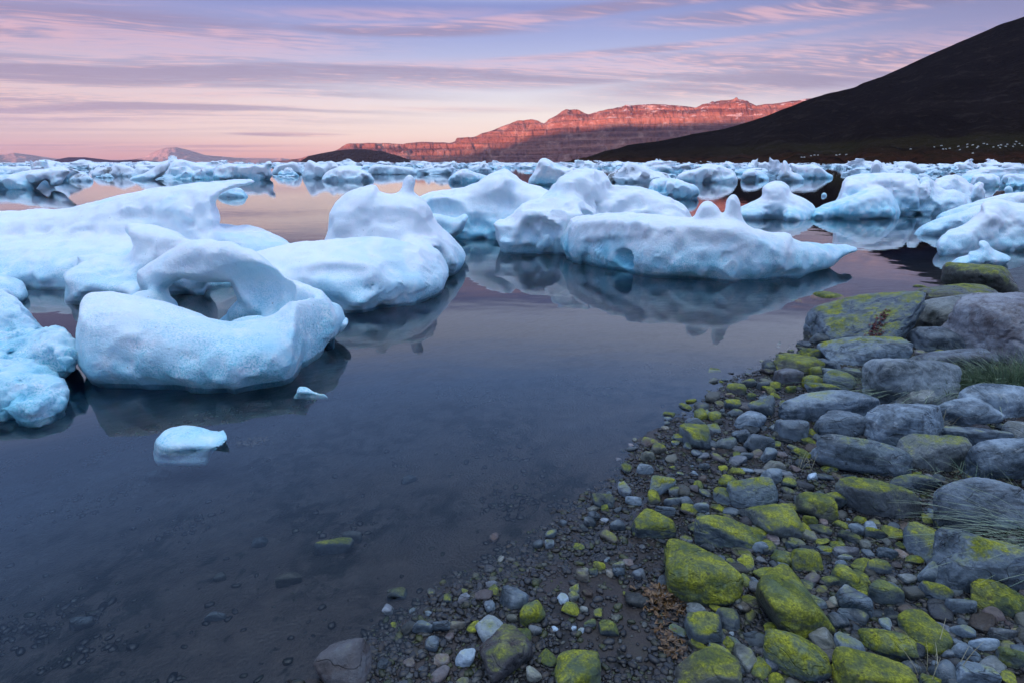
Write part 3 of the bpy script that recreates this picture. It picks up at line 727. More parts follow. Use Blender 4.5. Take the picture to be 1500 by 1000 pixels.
def open_water(px, py):
    # mirror-like leads kept free of pack ice
    if 100 < px < 250 and 266 < py < 300: return True
    if 396 < px < 470 and 264 < py < 345: return True
    if 300 < px < 490 and py > 268: return True
    if 545 < px < 655 and 256 < py: return True
    if 1010 < px < 1120 and py > 267: return True
    if 1130 < px < 1235 and py > 266: return True
    if px < 400 and py > 270: return True
    return False
cnt = 0; tries = 0
while cnt < 285 and tries < 20000:
    tries += 1
    px = rr.uniform(-90, 1620)
    f = rr.random()
    py = 240.9 + 25.0 * f ** 2.6
    if px > 850 and rr.random() < .25: py += rr.uniform(0, 14)
    if open_water(px, py): continue
    g = ground(px, py); Y = g[1]
    wpx = rr.choice((12, 16, 22, 30, 40, 60)) * rr.uniform(.8, 1.3) * (1 if py < 250 else 1.2)
    w = wpx * Y / F / 1.3
    if Y > 150: w = min(w, 16)
    if any(abs(a[0] - g[0]) < (a[2] + w) * .36 and abs(a[1] - g[1]) < (a[2] + w) * .22 for a in placed): continue
    placed.append((g[0], g[1], w))
    z = 3 if px < 440 else 0
    zone = next(zn for zn in ZONES if zn[0] <= px < zn[1])
    me = LUMPS[rr.randrange(18)] if rr.random() > .06 else LUMPS[18]
    o = obj('pack_ice_floe', me, zone[3], 'ice floe', zone[2], loc=(g[0], g[1], 0))
    hgt = min(w * rr.choice((.25, .5, .8, 1.0, 1.3)), rr.uniform(1.7, 3.0) * (1 if Y < 90 else 1.2))
    o.scale = (w, w * rr.uniform(.7, 1.1), hgt)
    o.rotation_euler.z = rr.choice((0, PI)) + rr.uniform(-.7, .7)
    cnt += 1
small = [lump(600 + i, 1.0) for i in range(3)]
def thin(V, Q, c=.115):      # cluster vertices onto a coarse lattice: far pieces need few faces
    key = np.round(V / c).astype(int); u, inv = np.unique(key, axis=0, return_inverse=True); inv = inv.ravel()
    N = np.stack([np.bincount(inv, V[:, a]) / np.bincount(inv) for a in range(3)], 1)
    Q = inv[Q]; ok = (Q[:, 0] != Q[:, 2]) & (Q[:, 1] != Q[:, 3]) & (Q[:, 0] != Q[:, 1]) & (Q[:, 2] != Q[:, 3]) & (Q[:, 1] != Q[:, 2]) & (Q[:, 3] != Q[:, 0])
    Q = Q[ok]; _, i1 = np.unique(np.sort(Q, 1), axis=0, return_index=True)
    return N, Q[i1]
small = [thin(*q) for q in small]
Vs, Fs, k0 = [], [], 0
for i in range(900):
    px = rr.uniform(-120, 1640); py = 239.2 + 7.5 * rr.random() ** 1.3
    if px > 880: py += 2.2 * min(1, (px - 880) / 500)
    g = ground(px, py); Y = g[1]
    if Y > 900: continue
    w = rr.uniform(8, 26) * Y / F / 1.3; hgt = min(w * rr.uniform(.3, 1.1), rr.uniform(1.4, 3.6)); a = rr.uniform(0, 6.28)
    V, Q = small[i % 3]
    x = V[:, 0] * w; y = V[:, 1] * w
    Vs.append(np.stack([x * math.cos(a) - y * math.sin(a) + g[0], x * math.sin(a) + y * math.cos(a) + Y, V[:, 2] * hgt], 1)); Fs.append(Q + k0); k0 += len(V)
obj('distant_pack_ice', make_mesh('distant_pack_ice', np.concatenate(Vs), np.concatenate(Fs), ICE_FAR, smooth=False), 'mass of broken pack ice reaching to the horizon', kind='stuff')
print('pack', k0, cnt, tries, round(time.time() - T0, 1))
# ------------------------------------------------------------------ shore, sea bed and water
wl_px = [(250, 1260), (430, 1030), (470, 985), (530, 940), (570, 915), (640, 872), (700, 830), (760, 798), (830, 762), (870, 722), (905, 690), (935, 660), (985, 630), (1020, 600), (1050, 572), (1100, 545), (1140, 522), (1180, 498), (1205, 478), (1200, 462), (1230, 452), (1300, 446), (1350, 438), (1390, 418), (1440, 402), (1500, 388), (1700, 360)]
WLN = [tuple(ground(a, b)[:2]) for a, b in wl_px]
WLN = [(-0.9, -6.0), (-0.7, -1.0), (-0.55, 0.4)] + WLN[1:] + [(26, 17), (60, 60), (130, 150), (260, 215), (700, 220), (6000, 200)]
WLA = np.array(WLN)
SHORE = np.vstack([WLA, [[6000, -6000], [-0.9, -6000]]])

def shore_dist(X, Y):
    return -poly_sdf(X, Y, [tuple(q) for q in SHORE])        # + on land

def ground_z(X, Y, detail=True):
    X = np.asarray(X, float); Y = np.asarray(Y, float)
    s = shore_dist(X, Y)
    land = 0.035 * np.clip(s, 0, None) + 0.16 * np.clip(s - 1.3, 0, 3.0) + 0.02 * np.clip(s - 5, 0, 60)
    sea = -(0.11 * np.clip(-s, 0, 2.5) + 0.20 * np.clip(-s - 2.5, 0, 20))
    z = np.where(s > 0, land, sea)
    if detail:
        near = np.clip(1 - np.hypot(X, Y) / 14, 0, 1)
        z = z + near * (0.020 * fbm(X * 2.0, Y * 2.0, 0 * X, 5, 3) + 0.010 * fbm(X * 11, Y * 11, 0 * X, 8, 3)) * np.where(s > -.3, 1.0, 1.4)
    return z

def axis(a, b, st, far, growth=1.16):
    core = list(np.arange(a, b, st))
    lo, hi = [], []
    d = st; v = a
    while v > -far: d *= growth; v -= d; lo.append(v)
    d = st; v = core[-1]
    while v < far: d *= growth; v += d; hi.append(v)
    return np.array(lo[::-1] + core + hi)
gx, gy = axis(-2.6, 6.2, 0.022, 9000), axis(0.7, 7.5, 0.022, 9000)
GX, GY = np.meshgrid(gx, gy, indexing='ij')
GZ = ground_z(GX, GY)
GS = shore_dist(GX, GY)
_gx, _gy, _gz, _gs = gx, gy, GZ, GS
def grid_at(arr, x, y):
    i = np.clip(np.searchsorted(_gx, x) - 1, 0, len(_gx) - 2); j = np.clip(np.searchsorted(_gy, y) - 1, 0, len(_gy) - 2)
    u = (x - _gx[i]) / (_gx[i + 1] - _gx[i]); v = (y - _gy[j]) / (_gy[j + 1] - _gy[j])
    return arr[i, j] * (1 - u) * (1 - v) + arr[i + 1, j] * u * (1 - v) + arr[i, j + 1] * (1 - u) * v + arr[i + 1, j + 1] * u * v
ii = np.arange(len(gx) * len(gy)).reshape(len(gx), len(gy))
Qg = np.stack([ii[:-1, :-1], ii[1:, :-1], ii[1:, 1:], ii[:-1, 1:]], -1).reshape(-1, 4)
obj('ground', make_mesh('ground', np.stack([GX, GY, GZ], -1).reshape(-1, 3), Qg, GROUND), kind='structure')
print('ground', len(Qg), round(time.time() - T0, 1))

# water: a closed body, its top the calm surface
W = 9500.0
wv = [(-W, -W, 0), (W, -W, 0), (W, W, 0), (-W, W, 0), (-W, -W, -40), (W, -W, -40), (W, W, -40), (-W, W, -40)]
wf = [(0, 1, 2, 3), (7, 6, 5, 4), (0, 4, 5, 1), (1, 5, 6, 2), (2, 6, 7, 3), (3, 7, 4, 0)]
obj('water', make_mesh('water', wv, wf, WATER, smooth=False), kind='structure')

# ------------------------------------------------------------------ hills and mountains as real terrain
def crest_dirs(pts):
    az, te = [], []
    for px, py in pts:
        dx, dy, dz = ray(px, py)
        az.append(math.atan2(dx, dy)); te.append(dz / math.hypot(dx, dy))
    return np.array(az), np.array(te)

def terrain(name, mat, crest, foot, rcrest, na, nr, prof, amp, nscale, seed, terraces=0, gully=0, gstr=1.6, back=1.35, label=None):
    """crest: photo outline; foot, rcrest: [(px, metres)]"""
    az, te = crest_dirs(crest)
    A = np.linspace(az[0], az[-1], na)
    TE = np.interp(A, az, te)
    fa = crest_dirs([(p, 238) for p, _ in foot])[0]; RF = np.interp(A, fa, [r for _, r in foot])
    ca = crest_dirs([(p, 238) for p, _ in rcrest])[0]; RC = np.interp(A, ca, [r for _, r in rcrest])
    S = np.concatenate([np.linspace(-0.03, 1, nr), np.linspace(1, 1.0 + back, nr // 4 + 2)[1:]])
    AA, SS = np.meshgrid(A, S, indexing='ij')
    TEt, RFt, RCt = TE[:, None], RF[:, None], RC[:, None]
    R = RFt + (RCt - RFt) * SS
    ZC = np.maximum(TEt * RCt + H, 1.0)
    s = np.clip(SS, 0, 1)
    q = np.interp(s, [a for a, _ in prof], [b for _, b in prof])
    X, Y = R * np.sin(AA), R * np.cos(AA)
    bk = np.clip((SS - 1) / back, 0, 1)
    edge = np.clip(s * 6, 0, 1) * np.clip((1.03 - s) * 9, 0.0, 1) * (1 - bk)
    nz = fbm(X * nscale, Y * nscale, 0 * X, seed, 5, 0.55)
    Z = ZC * q * (1 - bk) + amp * nz * edge * np.clip(ZC / ZC.max() * 2, .15, 1)
    if gully:
        g = np.abs(fbm(AA * gully, s * 1.2, 0 * X, seed + 7, 4, 0.6))
        Z = Z - amp * gstr * (0.35 - g) * edge * (1 - s * .5)
    if terraces:
        stp = ZC.max() / terraces
        w = Z + stp * .5 * vnoise(X * nscale * .5, Y * nscale * .5, 0 * X, seed + 3)
        k = np.floor(w / stp); f = w / stp - k
        f2 = np.clip(f * 2.6 - .6, 0, 1)
        Z = np.where(edge > 0.05, Z + (f2 - f) * stp * .75 * edge, Z)
    Z = Z - 3.0 * (SS < 0) - 2.0 * bk
    i = np.arange(X.size).reshape(X.shape)
    Q = np.stack([i[:-1, :-1], i[:-1, 1:], i[1:, 1:], i[1:, :-1]], -1).reshape(-1, 4)
    o = obj(name, make_mesh(name, np.stack([X, Y, Z], -1).reshape(-1, 3), Q, mat), kind='structure')
    return o

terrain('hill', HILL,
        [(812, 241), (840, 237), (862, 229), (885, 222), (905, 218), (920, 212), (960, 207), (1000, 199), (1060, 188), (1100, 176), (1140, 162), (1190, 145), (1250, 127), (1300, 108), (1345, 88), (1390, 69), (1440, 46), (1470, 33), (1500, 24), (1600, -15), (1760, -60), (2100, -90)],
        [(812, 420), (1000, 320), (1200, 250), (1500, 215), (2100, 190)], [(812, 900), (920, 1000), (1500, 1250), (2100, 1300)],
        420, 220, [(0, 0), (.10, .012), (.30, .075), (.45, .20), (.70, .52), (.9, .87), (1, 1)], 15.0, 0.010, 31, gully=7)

RED = mat_mountain('red_basalt_mountain', (0.10, 0.042, 0.038, 1), (0.34, 0.150, 0.105, 1), (0.46, 0.27, 0.21, 1))
terrain('mountain', RED,
        [(380, 239), (400, 236), (440, 232), (470, 226), (490, 221), (500, 215), (512, 210), (535, 209), (560, 209), (590, 211), (610, 207), (650, 208), (658, 210), (690, 202), (720, 191), (740, 183), (758, 176), (778, 174), (790, 177), (797, 180), (812, 170), (828, 161), (845, 160), (862, 166), (880, 162), (900, 159), (915, 155), (945, 152), (965, 152), (990, 155), (1010, 157), (1020, 158), (1035, 153), (1055, 149), (1075, 147), (1095, 148), (1108, 156), (1140, 151), (1180, 143), (1250, 138), (1400, 130)],
        [(380, 6800), (700, 6000), (900, 5600), (1400, 5600)], [(380, 8200), (700, 6900), (900, 6600), (1400, 6600)],
        900, 200, [(0, 0), (.25, .16), (.5, .40), (.72, .66), (.82, .88), (1, 1)], 70.0, 0.0016, 47, terraces=9, gully=26, gstr=2.2)

HEAD = mat_mountain('dark_headland_rock', (0.035, 0.018, 0.016, 1), (0.07, 0.036, 0.032, 1), (0.09, 0.05, 0.045, 1), snow=0, band=.05)
terrain('headland', HEAD,
        [(428, 241), (438, 238), (452, 229), (470, 225), (492, 221), (512, 219), (535, 219), (560, 222), (585, 229), (608, 237), (622, 241)],
        [(428, 2300), (622, 2300)], [(428, 2700), (622, 2700)], 200, 60, [(0, 0), (.3, .5), (.7, .88), (1, 1)], 5.0, 0.008, 57, gully=60)

PLAT = mat_mountain('far_plateau_rock', (0.10, 0.05, 0.07, 1), (0.13, 0.07, 0.09, 1), (0.14, 0.08, 0.09, 1), snow=0)
terrain('plateau', PLAT,
        [(60, 243), (84, 234), (100, 231), (125, 231), (150, 234), (170, 236), (200, 234), (240, 238), (262, 240), (300, 239), (330, 239), (362, 240), (385, 243)],
        [(60, 5200), (385, 5200)], [(60, 6000), (385, 6000)], 200, 40, [(0, 0), (.5, .6), (1, 1)], 6.0, 0.003, 61)
PINK = mat_mountain('distant_snowy_range', (0.34, 0.24, 0.22, 1), (0.42, 0.30, 0.27, 1), (0.55, 0.42, 0.38, 1), snow=.3)
terrain('distant_mountains', PINK,
        [(-160, 228), (-60, 224), (0, 227), (20, 224), (50, 227), (80, 232), (120, 235), (160, 234), (190, 234), (212, 229), (228, 222), (240, 217), (258, 216), (276, 220), (300, 227), (350, 231), (400, 232), (450, 236), (480, 241)],
        [(-160, 10500), (480, 10500)], [(-160, 12500), (480, 12500)], 400, 60, [(0, 0), (.5, .4), (1, 1)], 70.0, 0.0008, 71, gully=30, back=.3)

# added behind the viewer, crest shaped so its shadow covers bay and mountain foot
SUN_EL = math.radians(2.4)
SUN_H = np.array([-0.50, -0.866])
RID = mat_mountain('shadow_ridge_rock', (0.03, 0.025, 0.025, 1), (0.05, 0.04, 0.04, 1), (0.06, 0.05, 0.05, 1), snow=.3)
rp = []
for px, Sh in [(200, 60), (480, 80), (600, 95), (660, 140), (700, 210), (750, 310), (850, 370), (950, 390), (1100, 400), (1400, 400)]:
    u = (px - 750) / F; Tm = np.array([u / CP, 1.0]) * 6000.0
    Lr = (Tm[1] + 2700.0) / 0.866
    Rp = Tm + SUN_H * Lr
    rp.append((Rp[0], Rp[1], Sh + Lr * math.tan(SUN_EL)))
rp = [(-16000, -2700, rp[0][2] - 40)] + rp + [(rp[-1][0] + 4000, -2700, rp[-1][2])]
xs = np.linspace(-15000, rp[-1][0], 500); ts = np.linspace(-1, 1, 31)
XX, TT = np.meshgrid(xs, ts, indexing='ij')
HH = np.interp(XX, [q[0] for q in rp], [q[2] for q in rp])
ZZ = HH * (1 - np.abs(TT) ** 1.2) + 22 * fbm(XX * .002, TT * 2, 0 * XX, 5, 4) * (1 - np.abs(TT)) - 5
YY = -2700 + TT * 1300
i = np.arange(XX.size).reshape(XX.shape)
Q = np.stack([i[:-1, :-1], i[1:, :-1], i[1:, 1:], i[:-1, 1:]], -1).reshape(-1, 4)
obj('shadow_ridge', make_mesh('shadow_ridge', np.stack([XX, YY, ZZ], -1).reshape(-1, 3), Q, RID), kind='structure')
print('terrain', round(time.time() - T0, 1))

# ------------------------------------------------------------------ sky
world = bpy.data.worlds.new('World'); SC.world = world; world.use_nodes = True
try: world.cycles.sampling_method = 'NONE'
except Exception as e: print(e)
t = NT(world.node_tree)
wo = t.n.new('ShaderNodeOutputWorld')
tc = t.n.new('ShaderNodeTexCoord').outputs['Generated']
dx, dy, dz = t.sep(tc)
el = t.m('MULTIPLY', t.m('ARCSINE', dz, 0), 180 / PI)
az = t.m('MULTIPLY', t.m('ARCTAN2', dx, dy), 180 / PI)
eln = t.m('MULTIPLY', el, 1 / 90.0)
S = srgb
grad = t.ramp(eln, [(0.0, S(232, 168, 160)), (1.2 / 90, S(242, 194, 182)), (2.4 / 90, S(249, 222, 208)), (4.1 / 90, S(246, 232, 224)), (5.9 / 90, S(222, 218, 230)), (8 / 90, S(184, 188, 222)), (10.5 / 90, S(152, 160, 212)), (13.2 / 90, S(122, 130, 194)), (16 / 90, S(190, 196, 226)), (22 / 90, S(160, 184, 232)), (31 / 90, S(128, 164, 228)), (1.0, S(140, 170, 225))])
east = t.ramp(eln, [(0.0, S(190, 134, 150)), (2.4 / 90, S(204, 164, 180)), (5 / 90, S(176, 158, 192)), (8 / 90, S(140, 134, 184)), (13.4 / 90, S(90, 90, 150)), (17 / 90, S(178, 186, 222)), (22 / 90, S(158, 182, 232)), (31 / 90, S(128, 164, 228)), (1.0, S(140, 170, 225))])
side = t.sstep(az, 8.0, 42.0)
sky = t.mix(side, grad, east)
left = t.m('MULTIPLY', t.sstep(az, -14.0, -46.0), t.sstep(el, 32.0, 14.0))
sky = t.mix(t.m('MULTIPLY', left, 0.34), sky, S(150, 118, 150))
# cirrus streets: the view ray cut by a high plane gives them their perspective
zc = t.m('ADD', t.m('MAXIMUM', dz, 0.0), 0.045)
cu = t.m('DIVIDE', dx, zc); cv = t.m('DIVIDE', dy, zc)
cp = t.comb(t.m('ADD', t.m('MULTIPLY', cu, 0.90), t.m('MULTIPLY', cv, 0.10)), t.m('ADD', t.m('MULTIPLY', cv, 1.0), t.m('MULTIPLY', cu, -0.26)), 0.0)
warp = t.noise(cp, 0.5, 3, 0.5, col=True)
cpw = t.vm('ADD', cp, t.vm('MULTIPLY', t.vm('SUBTRACT', warp, (.5, .5, .5)), (1.6, .9, 0)))
big = t.noise(t.vm('MULTIPLY', cpw, (0.22, 0.60, 1)), 1.0, 4, 0.55)
wis = t.noise(t.vm('MULTIPLY', cpw, (0.16, 0.85, 1)), 1.3, 5, 0.58)
rip = t.noise(t.vm('MULTIPLY', cpw, (2.6, 9.0, 1)), 1.9, 2, 0.5)

def blob(a0, e0, sa, se, slope=0.0, sharp=1.0):
    u = t.m('DIVIDE', t.m('SUBTRACT', az, a0), sa)
    v = t.m('DIVIDE', t.m('SUBTRACT', t.m('SUBTRACT', el, e0), t.m('MULTIPLY', t.m('SUBTRACT', az, a0), slope)), se)
    d = t.m('ADD', t.m('MULTIPLY', u, u), t.m('MULTIPLY', v, v))
    return t.m('EXPONENT', t.m('MULTIPLY', d, -1.0))
def azel(px, py):
    a, b = crest_dirs([(px, py)]); return math.degrees(a[0]), math.degrees(math.atan(b[0]))
env = None
for px, py, wpx, hpx, slope, k in [(130, 50, 330, 32, .03, 1.05), (60, 130, 480, 46, .0, .95), (550, 22, 190, 10, .04, .7), (600, 45, 200, 9, .03, 1.0), (790, 26, 250, 9, .09, 1.05), (960, 8, 260, 6, .05, .7), (1180, 17, 220, 11, .0, 1.05),
                                   (430, 108, 440, 17, .04, 1.05), (860, 106, 460, 20, .03, 1.05), (1180, 108, 320, 24, .06, 1.0), (900, 78, 320, 6, .05, .9),
                                   (620, 160, 280, 7, 0, .6), (420, 197, 80, 3.2, 0, 1.1), (240, 216, 300, 7, 0, .6)]:
    a0, e0 = azel(px, py); deg = math.degrees(1 / F)
    b = t.m('MULTIPLY', blob(a0, e0, wpx * deg * .95, hpx * deg * .95, slope), k)
    env = b if env is None else t.m('MAXIMUM', env, b)
ups = t.m('MULTIPLY', t.sstep(el, 17.0, 24.0), t.sstep(big, 0.42, 0.66))
env = t.m('MAXIMUM', env, t.m('MULTIPLY', ups, .08))
dens = t.m('MULTIPLY', t.sstep(env, 0.12, 0.85), t.m('ADD', t.m('MULTIPLY', t.sstep(wis, 0.26, 0.68), 0.75), 0.42))
dens = t.m('MULTIPLY', dens, t.m('ADD', 0.80, t.m('MULTIPLY', t.sstep(rip, 0.40, 0.60), 0.25)), clamp=True)
lit = t.sstep(t.m('ADD', t.m('MULTIPLY', wis, -0.7), t.m('MULTIPLY', rip, 0.3)), -0.24, -0.12)
ccol = t.mix(lit, t.mix(side, S(144, 120, 158), S(116, 100, 150)), t.mix(t.sstep(el, 2.0, 9.0), S(244, 196, 188), t.mix(t.sstep(el, 12.5, 15.0), S(236, 178, 184), S(214, 208, 224))))
sky = t.mix(t.m('MULTIPLY', dens, 0.76), sky, ccol)
elw = t.m('ADD', el, t.m('MULTIPLY', t.m('POWER', t.m('MAXIMUM', t.m('SUBTRACT', az, 12.0), 0.0), 2.0), t.m('MULTIPLY', t.sstep(dy, 0.0, 0.3), 0.003)))
sky = t.mix(t.m('MULTIPLY', t.sstep(elw, 13.0, 15.0), 0.92), sky, (0.74, 0.84, 1.20, 1))
sky = t.mix(t.m('MULTIPLY', t.sstep(elw, 16.0, 22.0), 0.85), sky, (0.34, 0.66, 1.48, 1))
sky = t.mix(t.m('MULTIPLY', t.sstep(el, 26.0, 38.0), 0.8), sky, (0.26, 0.46, 0.95, 1))
sky = t.mix(t.sstep(el, 44.0, 74.0), sky, (2.15, 2.38, 2.72, 1))     # the bright clear vault overhead
# unseen sky behind the viewer, darkened to add contrast to the foreground
back = t.m('MULTIPLY', t.sstep(dy, 0.15, -0.55), t.sstep(el, 62.0, 18.0))
sky = t.mix(t.m('MULTIPLY', back, 0.5), sky, (0.10, 0.15, 0.30, 1))
ns = t.n.new('ShaderNodeTexSky'); ns.sky_type = 'NISHITA'; ns.sun_disc = False
ns.sun_elevation = SUN_EL; ns.sun_rotation = math.atan2(SUN_H[0], SUN_H[1]); ns.altitude = 0
low = t.node('ShaderNodeBackground', {'Color': ns.outputs[0], 'Strength': 0.05})
low.inputs[1].default_value = 0.0165
main = t.node('ShaderNodeBackground', {'Color': sky, 'Strength': 0.33})
ad = t.n.new('ShaderNodeAddShader'); t.l.new(low.outputs[0], ad.inputs[0]); t.l.new(main.outputs[0], ad.inputs[1])
t.l.new(ad.outputs[0], wo.inputs['Surface'])

sl = bpy.data.lights.new('sun', 'SUN'); sl.energy = 5.0; sl.angle = math.radians(0.6); sl.color = (1.0, 0.47, 0.36)
so = bpy.data.objects.new('sun', sl); COL.objects.link(so)
sd = Vector((SUN_H[0] * math.cos(SUN_EL), SUN_H[1] * math.cos(SUN_EL), math.sin(SUN_EL)))
so.rotation_euler = sd.to_track_quat('Z', 'Y').to_euler()

cam = bpy.data.cameras.new('camera'); co = bpy.data.objects.new('camera', cam); COL.objects.link(co)
cam.sensor_width = 36; cam.lens = F / 1500 * 36; cam.clip_end = 60000; cam.clip_start = 0.05
co.location = (0, 0, H); co.rotation_euler = (PI / 2 - P, 0, 0)
SC.camera = co
SC.view_settings.view_transform = 'Standard'; SC.view_settings.look = 'None'; SC.view_settings.exposure = 1.6; SC.view_settings.gamma = 1
SC.cycles.max_bounces = 8; SC.cycles.transparent_max_bounces = 12; SC.cycles.diffuse_bounces = 3; SC.cycles.glossy_bounces = 3; SC.cycles.volume_bounces = 0
SC.cycles.use_denoising = True

HZ, th, oh = new_mat('air_haze')
pv = th.node('ShaderNodeVolumePrincipled', {'Color': (0.58, 0.64, 1.0, 1), 'Density': 1.7e-5, 'Anisotropy': 0.2})
th.l.new(pv.outputs[0], oh.inputs['Volume'])
b = 14000.0; z0, z1 = -60.0, 980.0
hv = [(-b, -b, z0), (b, -b, z0), (b, b, z0), (-b, b, z0), (-b, -b, z1), (b, -b, z1), (b, b, z1), (-b, b, z1)]
hf = [(3, 2, 1, 0), (4, 5, 6, 7), (0, 1, 5, 4), (1, 2, 6, 5), (2, 3, 7, 6), (3, 0, 4, 7)]
obj('haze', make_mesh('haze', hv, hf, HZ, smooth=False), kind='stuff')
# ------------------------------------------------------------------ stones
import bmesh
def ico(n):
    bm = bmesh.new(); bmesh.ops.create_icosphere(bm, subdivisions=n, radius=1.0)
    V = np.array([v.co[:] for v in bm.verts]); Fc = np.array([[v.index for v in f.verts] for f in bm.faces]); bm.free()
    return V / np.linalg.norm(V, axis=1)[:, None], Fc
ICO = {n: ico(n) for n in (2, 3, 4, 5, 6)}

def stone_shape(n, seed, ang=0.5, flat=0.0):
    """unit stone: soft intersection of random planes, then weathered"""
    D, Fc = ICO[n]
    r = np.random.default_rng(seed)
    k = 10
    N = r.normal(size=(k, 3)); N /= np.linalg.norm(N, axis=1)[:, None]
    N = np.vstack([N, [[0.10 * r.normal(), 0.10 * r.normal(), 1], [0, 0, -1], [1, 0, 0], [-1, 0, 0], [0, 1, 0], [0, -1, 0]]])
    hh = np.concatenate([r.uniform(0.74, 1.12, k), [0.95 - .15 * flat, .95, 1, 1, 1, 1]])
    p = 7 + 11 * ang
    dots = np.clip(D @ N.T, 0, None) / hh
    rad = (dots ** p).sum(1) ** (-1 / p)
    V = D * np.clip(rad, .3, 1.35)[:, None]
    x, y, z = V.T
    nn = fbm(x * 1.6, y * 1.6, z * 1.6, seed, 3)
    n2 = fbm(x * 6, y * 6, z * 6, seed + 4, 3)
    n3 = fbm(x * 3, y * 3, z * 3, seed + 8, 2)
    crack = np.exp(-(n3 / .035) ** 2) * (ang > .3)
    V = V * (1 + .075 * nn + .034 * n2 - .035 * crack)[:, None]
    if n >= 5: V = V * (1 + .010 * fbm(x * 18, y * 18, z * 18, seed + 12, 2))[:, None]
    return V, Fc

def land_hit(px, py, up=0.0):
    """where the view ray meets the shore (raised by up)"""
    dx, dy, dz = ray(px, py)
    t0 = (0.0 + up - H) / dz
    for _ in range(14):
        x, y = dx * t0, dy * t0
        gz = float(grid_at(GZ, x, y))
        t1 = (gz + up - H) / dz
        t0 = t0 * .4 + t1 * .6
    return dx * t0, dy * t0, gz

FOOT = []      # footprints, so that pebbles keep clear of the big stones
def stone(px, py, w, h, rot=0, moss=0.3, bri=1.0, warm=0.0, ang=.5, label=None, group=None, sink=.30, seed=None, name='shore_stone', hk=.42, cat='stone', tilt=0.0):
    seed = seed or int(px * 7 + py * 13)
    x, y, gz = land_hit(px, py, 0.0)
    hz0 = min(hk * min(w, h * 1.6), .42 * w) * y / ray(px, py)[1] / F
    x, y, gz = land_hit(px, py, hz0 * (1 - 2 * sink))
    t = y / ray(px, py)[1]
    sc = t / F
    dn = (H - gz) / math.hypot(y, H)            # sine of the viewing angle
    hz = hk * min(w, h * 1.6) * sc              # half height of the stone
    hz = min(hz, .42 * w * sc)
    a = math.radians(rot)
    ca, sa = math.cos(a), math.sin(a)
    vis = math.sqrt(max((h * sc) ** 2 - (2 * hz * .85 * math.sqrt(1 - dn * dn)) ** 2, (0.5 * h * sc) ** 2)) / (h * sc)
    # ground vectors of the two outline axes
    A = np.array([ca * w * .5 * sc, sa * w * .5 * sc * vis / dn])
    B = np.array([-sa * h * .5 * sc, ca * h * .5 * sc * vis / dn])
    lim = .62 * w * sc
    if np.linalg.norm(B) > lim: B *= lim / np.linalg.norm(B)
    n = 6 if w > 130 else 5 if w > 60 else 4 if w > 26 else 3
    V, Fc = stone_shape(n, seed, ang)
    tl = tilt * hz
    P3 = np.stack([V[:, 0] * A[0] + V[:, 1] * B[0], V[:, 0] * A[1] + V[:, 1] * B[1], V[:, 2] * hz + V[:, 0] * tl], 1)
    zc = hz * (1 - 2 * sink)
    print(len(label.split()), label) if len(label.split()) > 16 else 0
    o = obj(name, make_mesh(name, P3, Fc, STONE), label, cat, group, loc=(x, y, gz + zc))
    o.color = (moss, bri, warm, 1)
    FOOT.append((x, y, max(np.linalg.norm(A), np.linalg.norm(B)) * .8, min(np.linalg.norm(A), np.linalg.norm(B))))
    return o

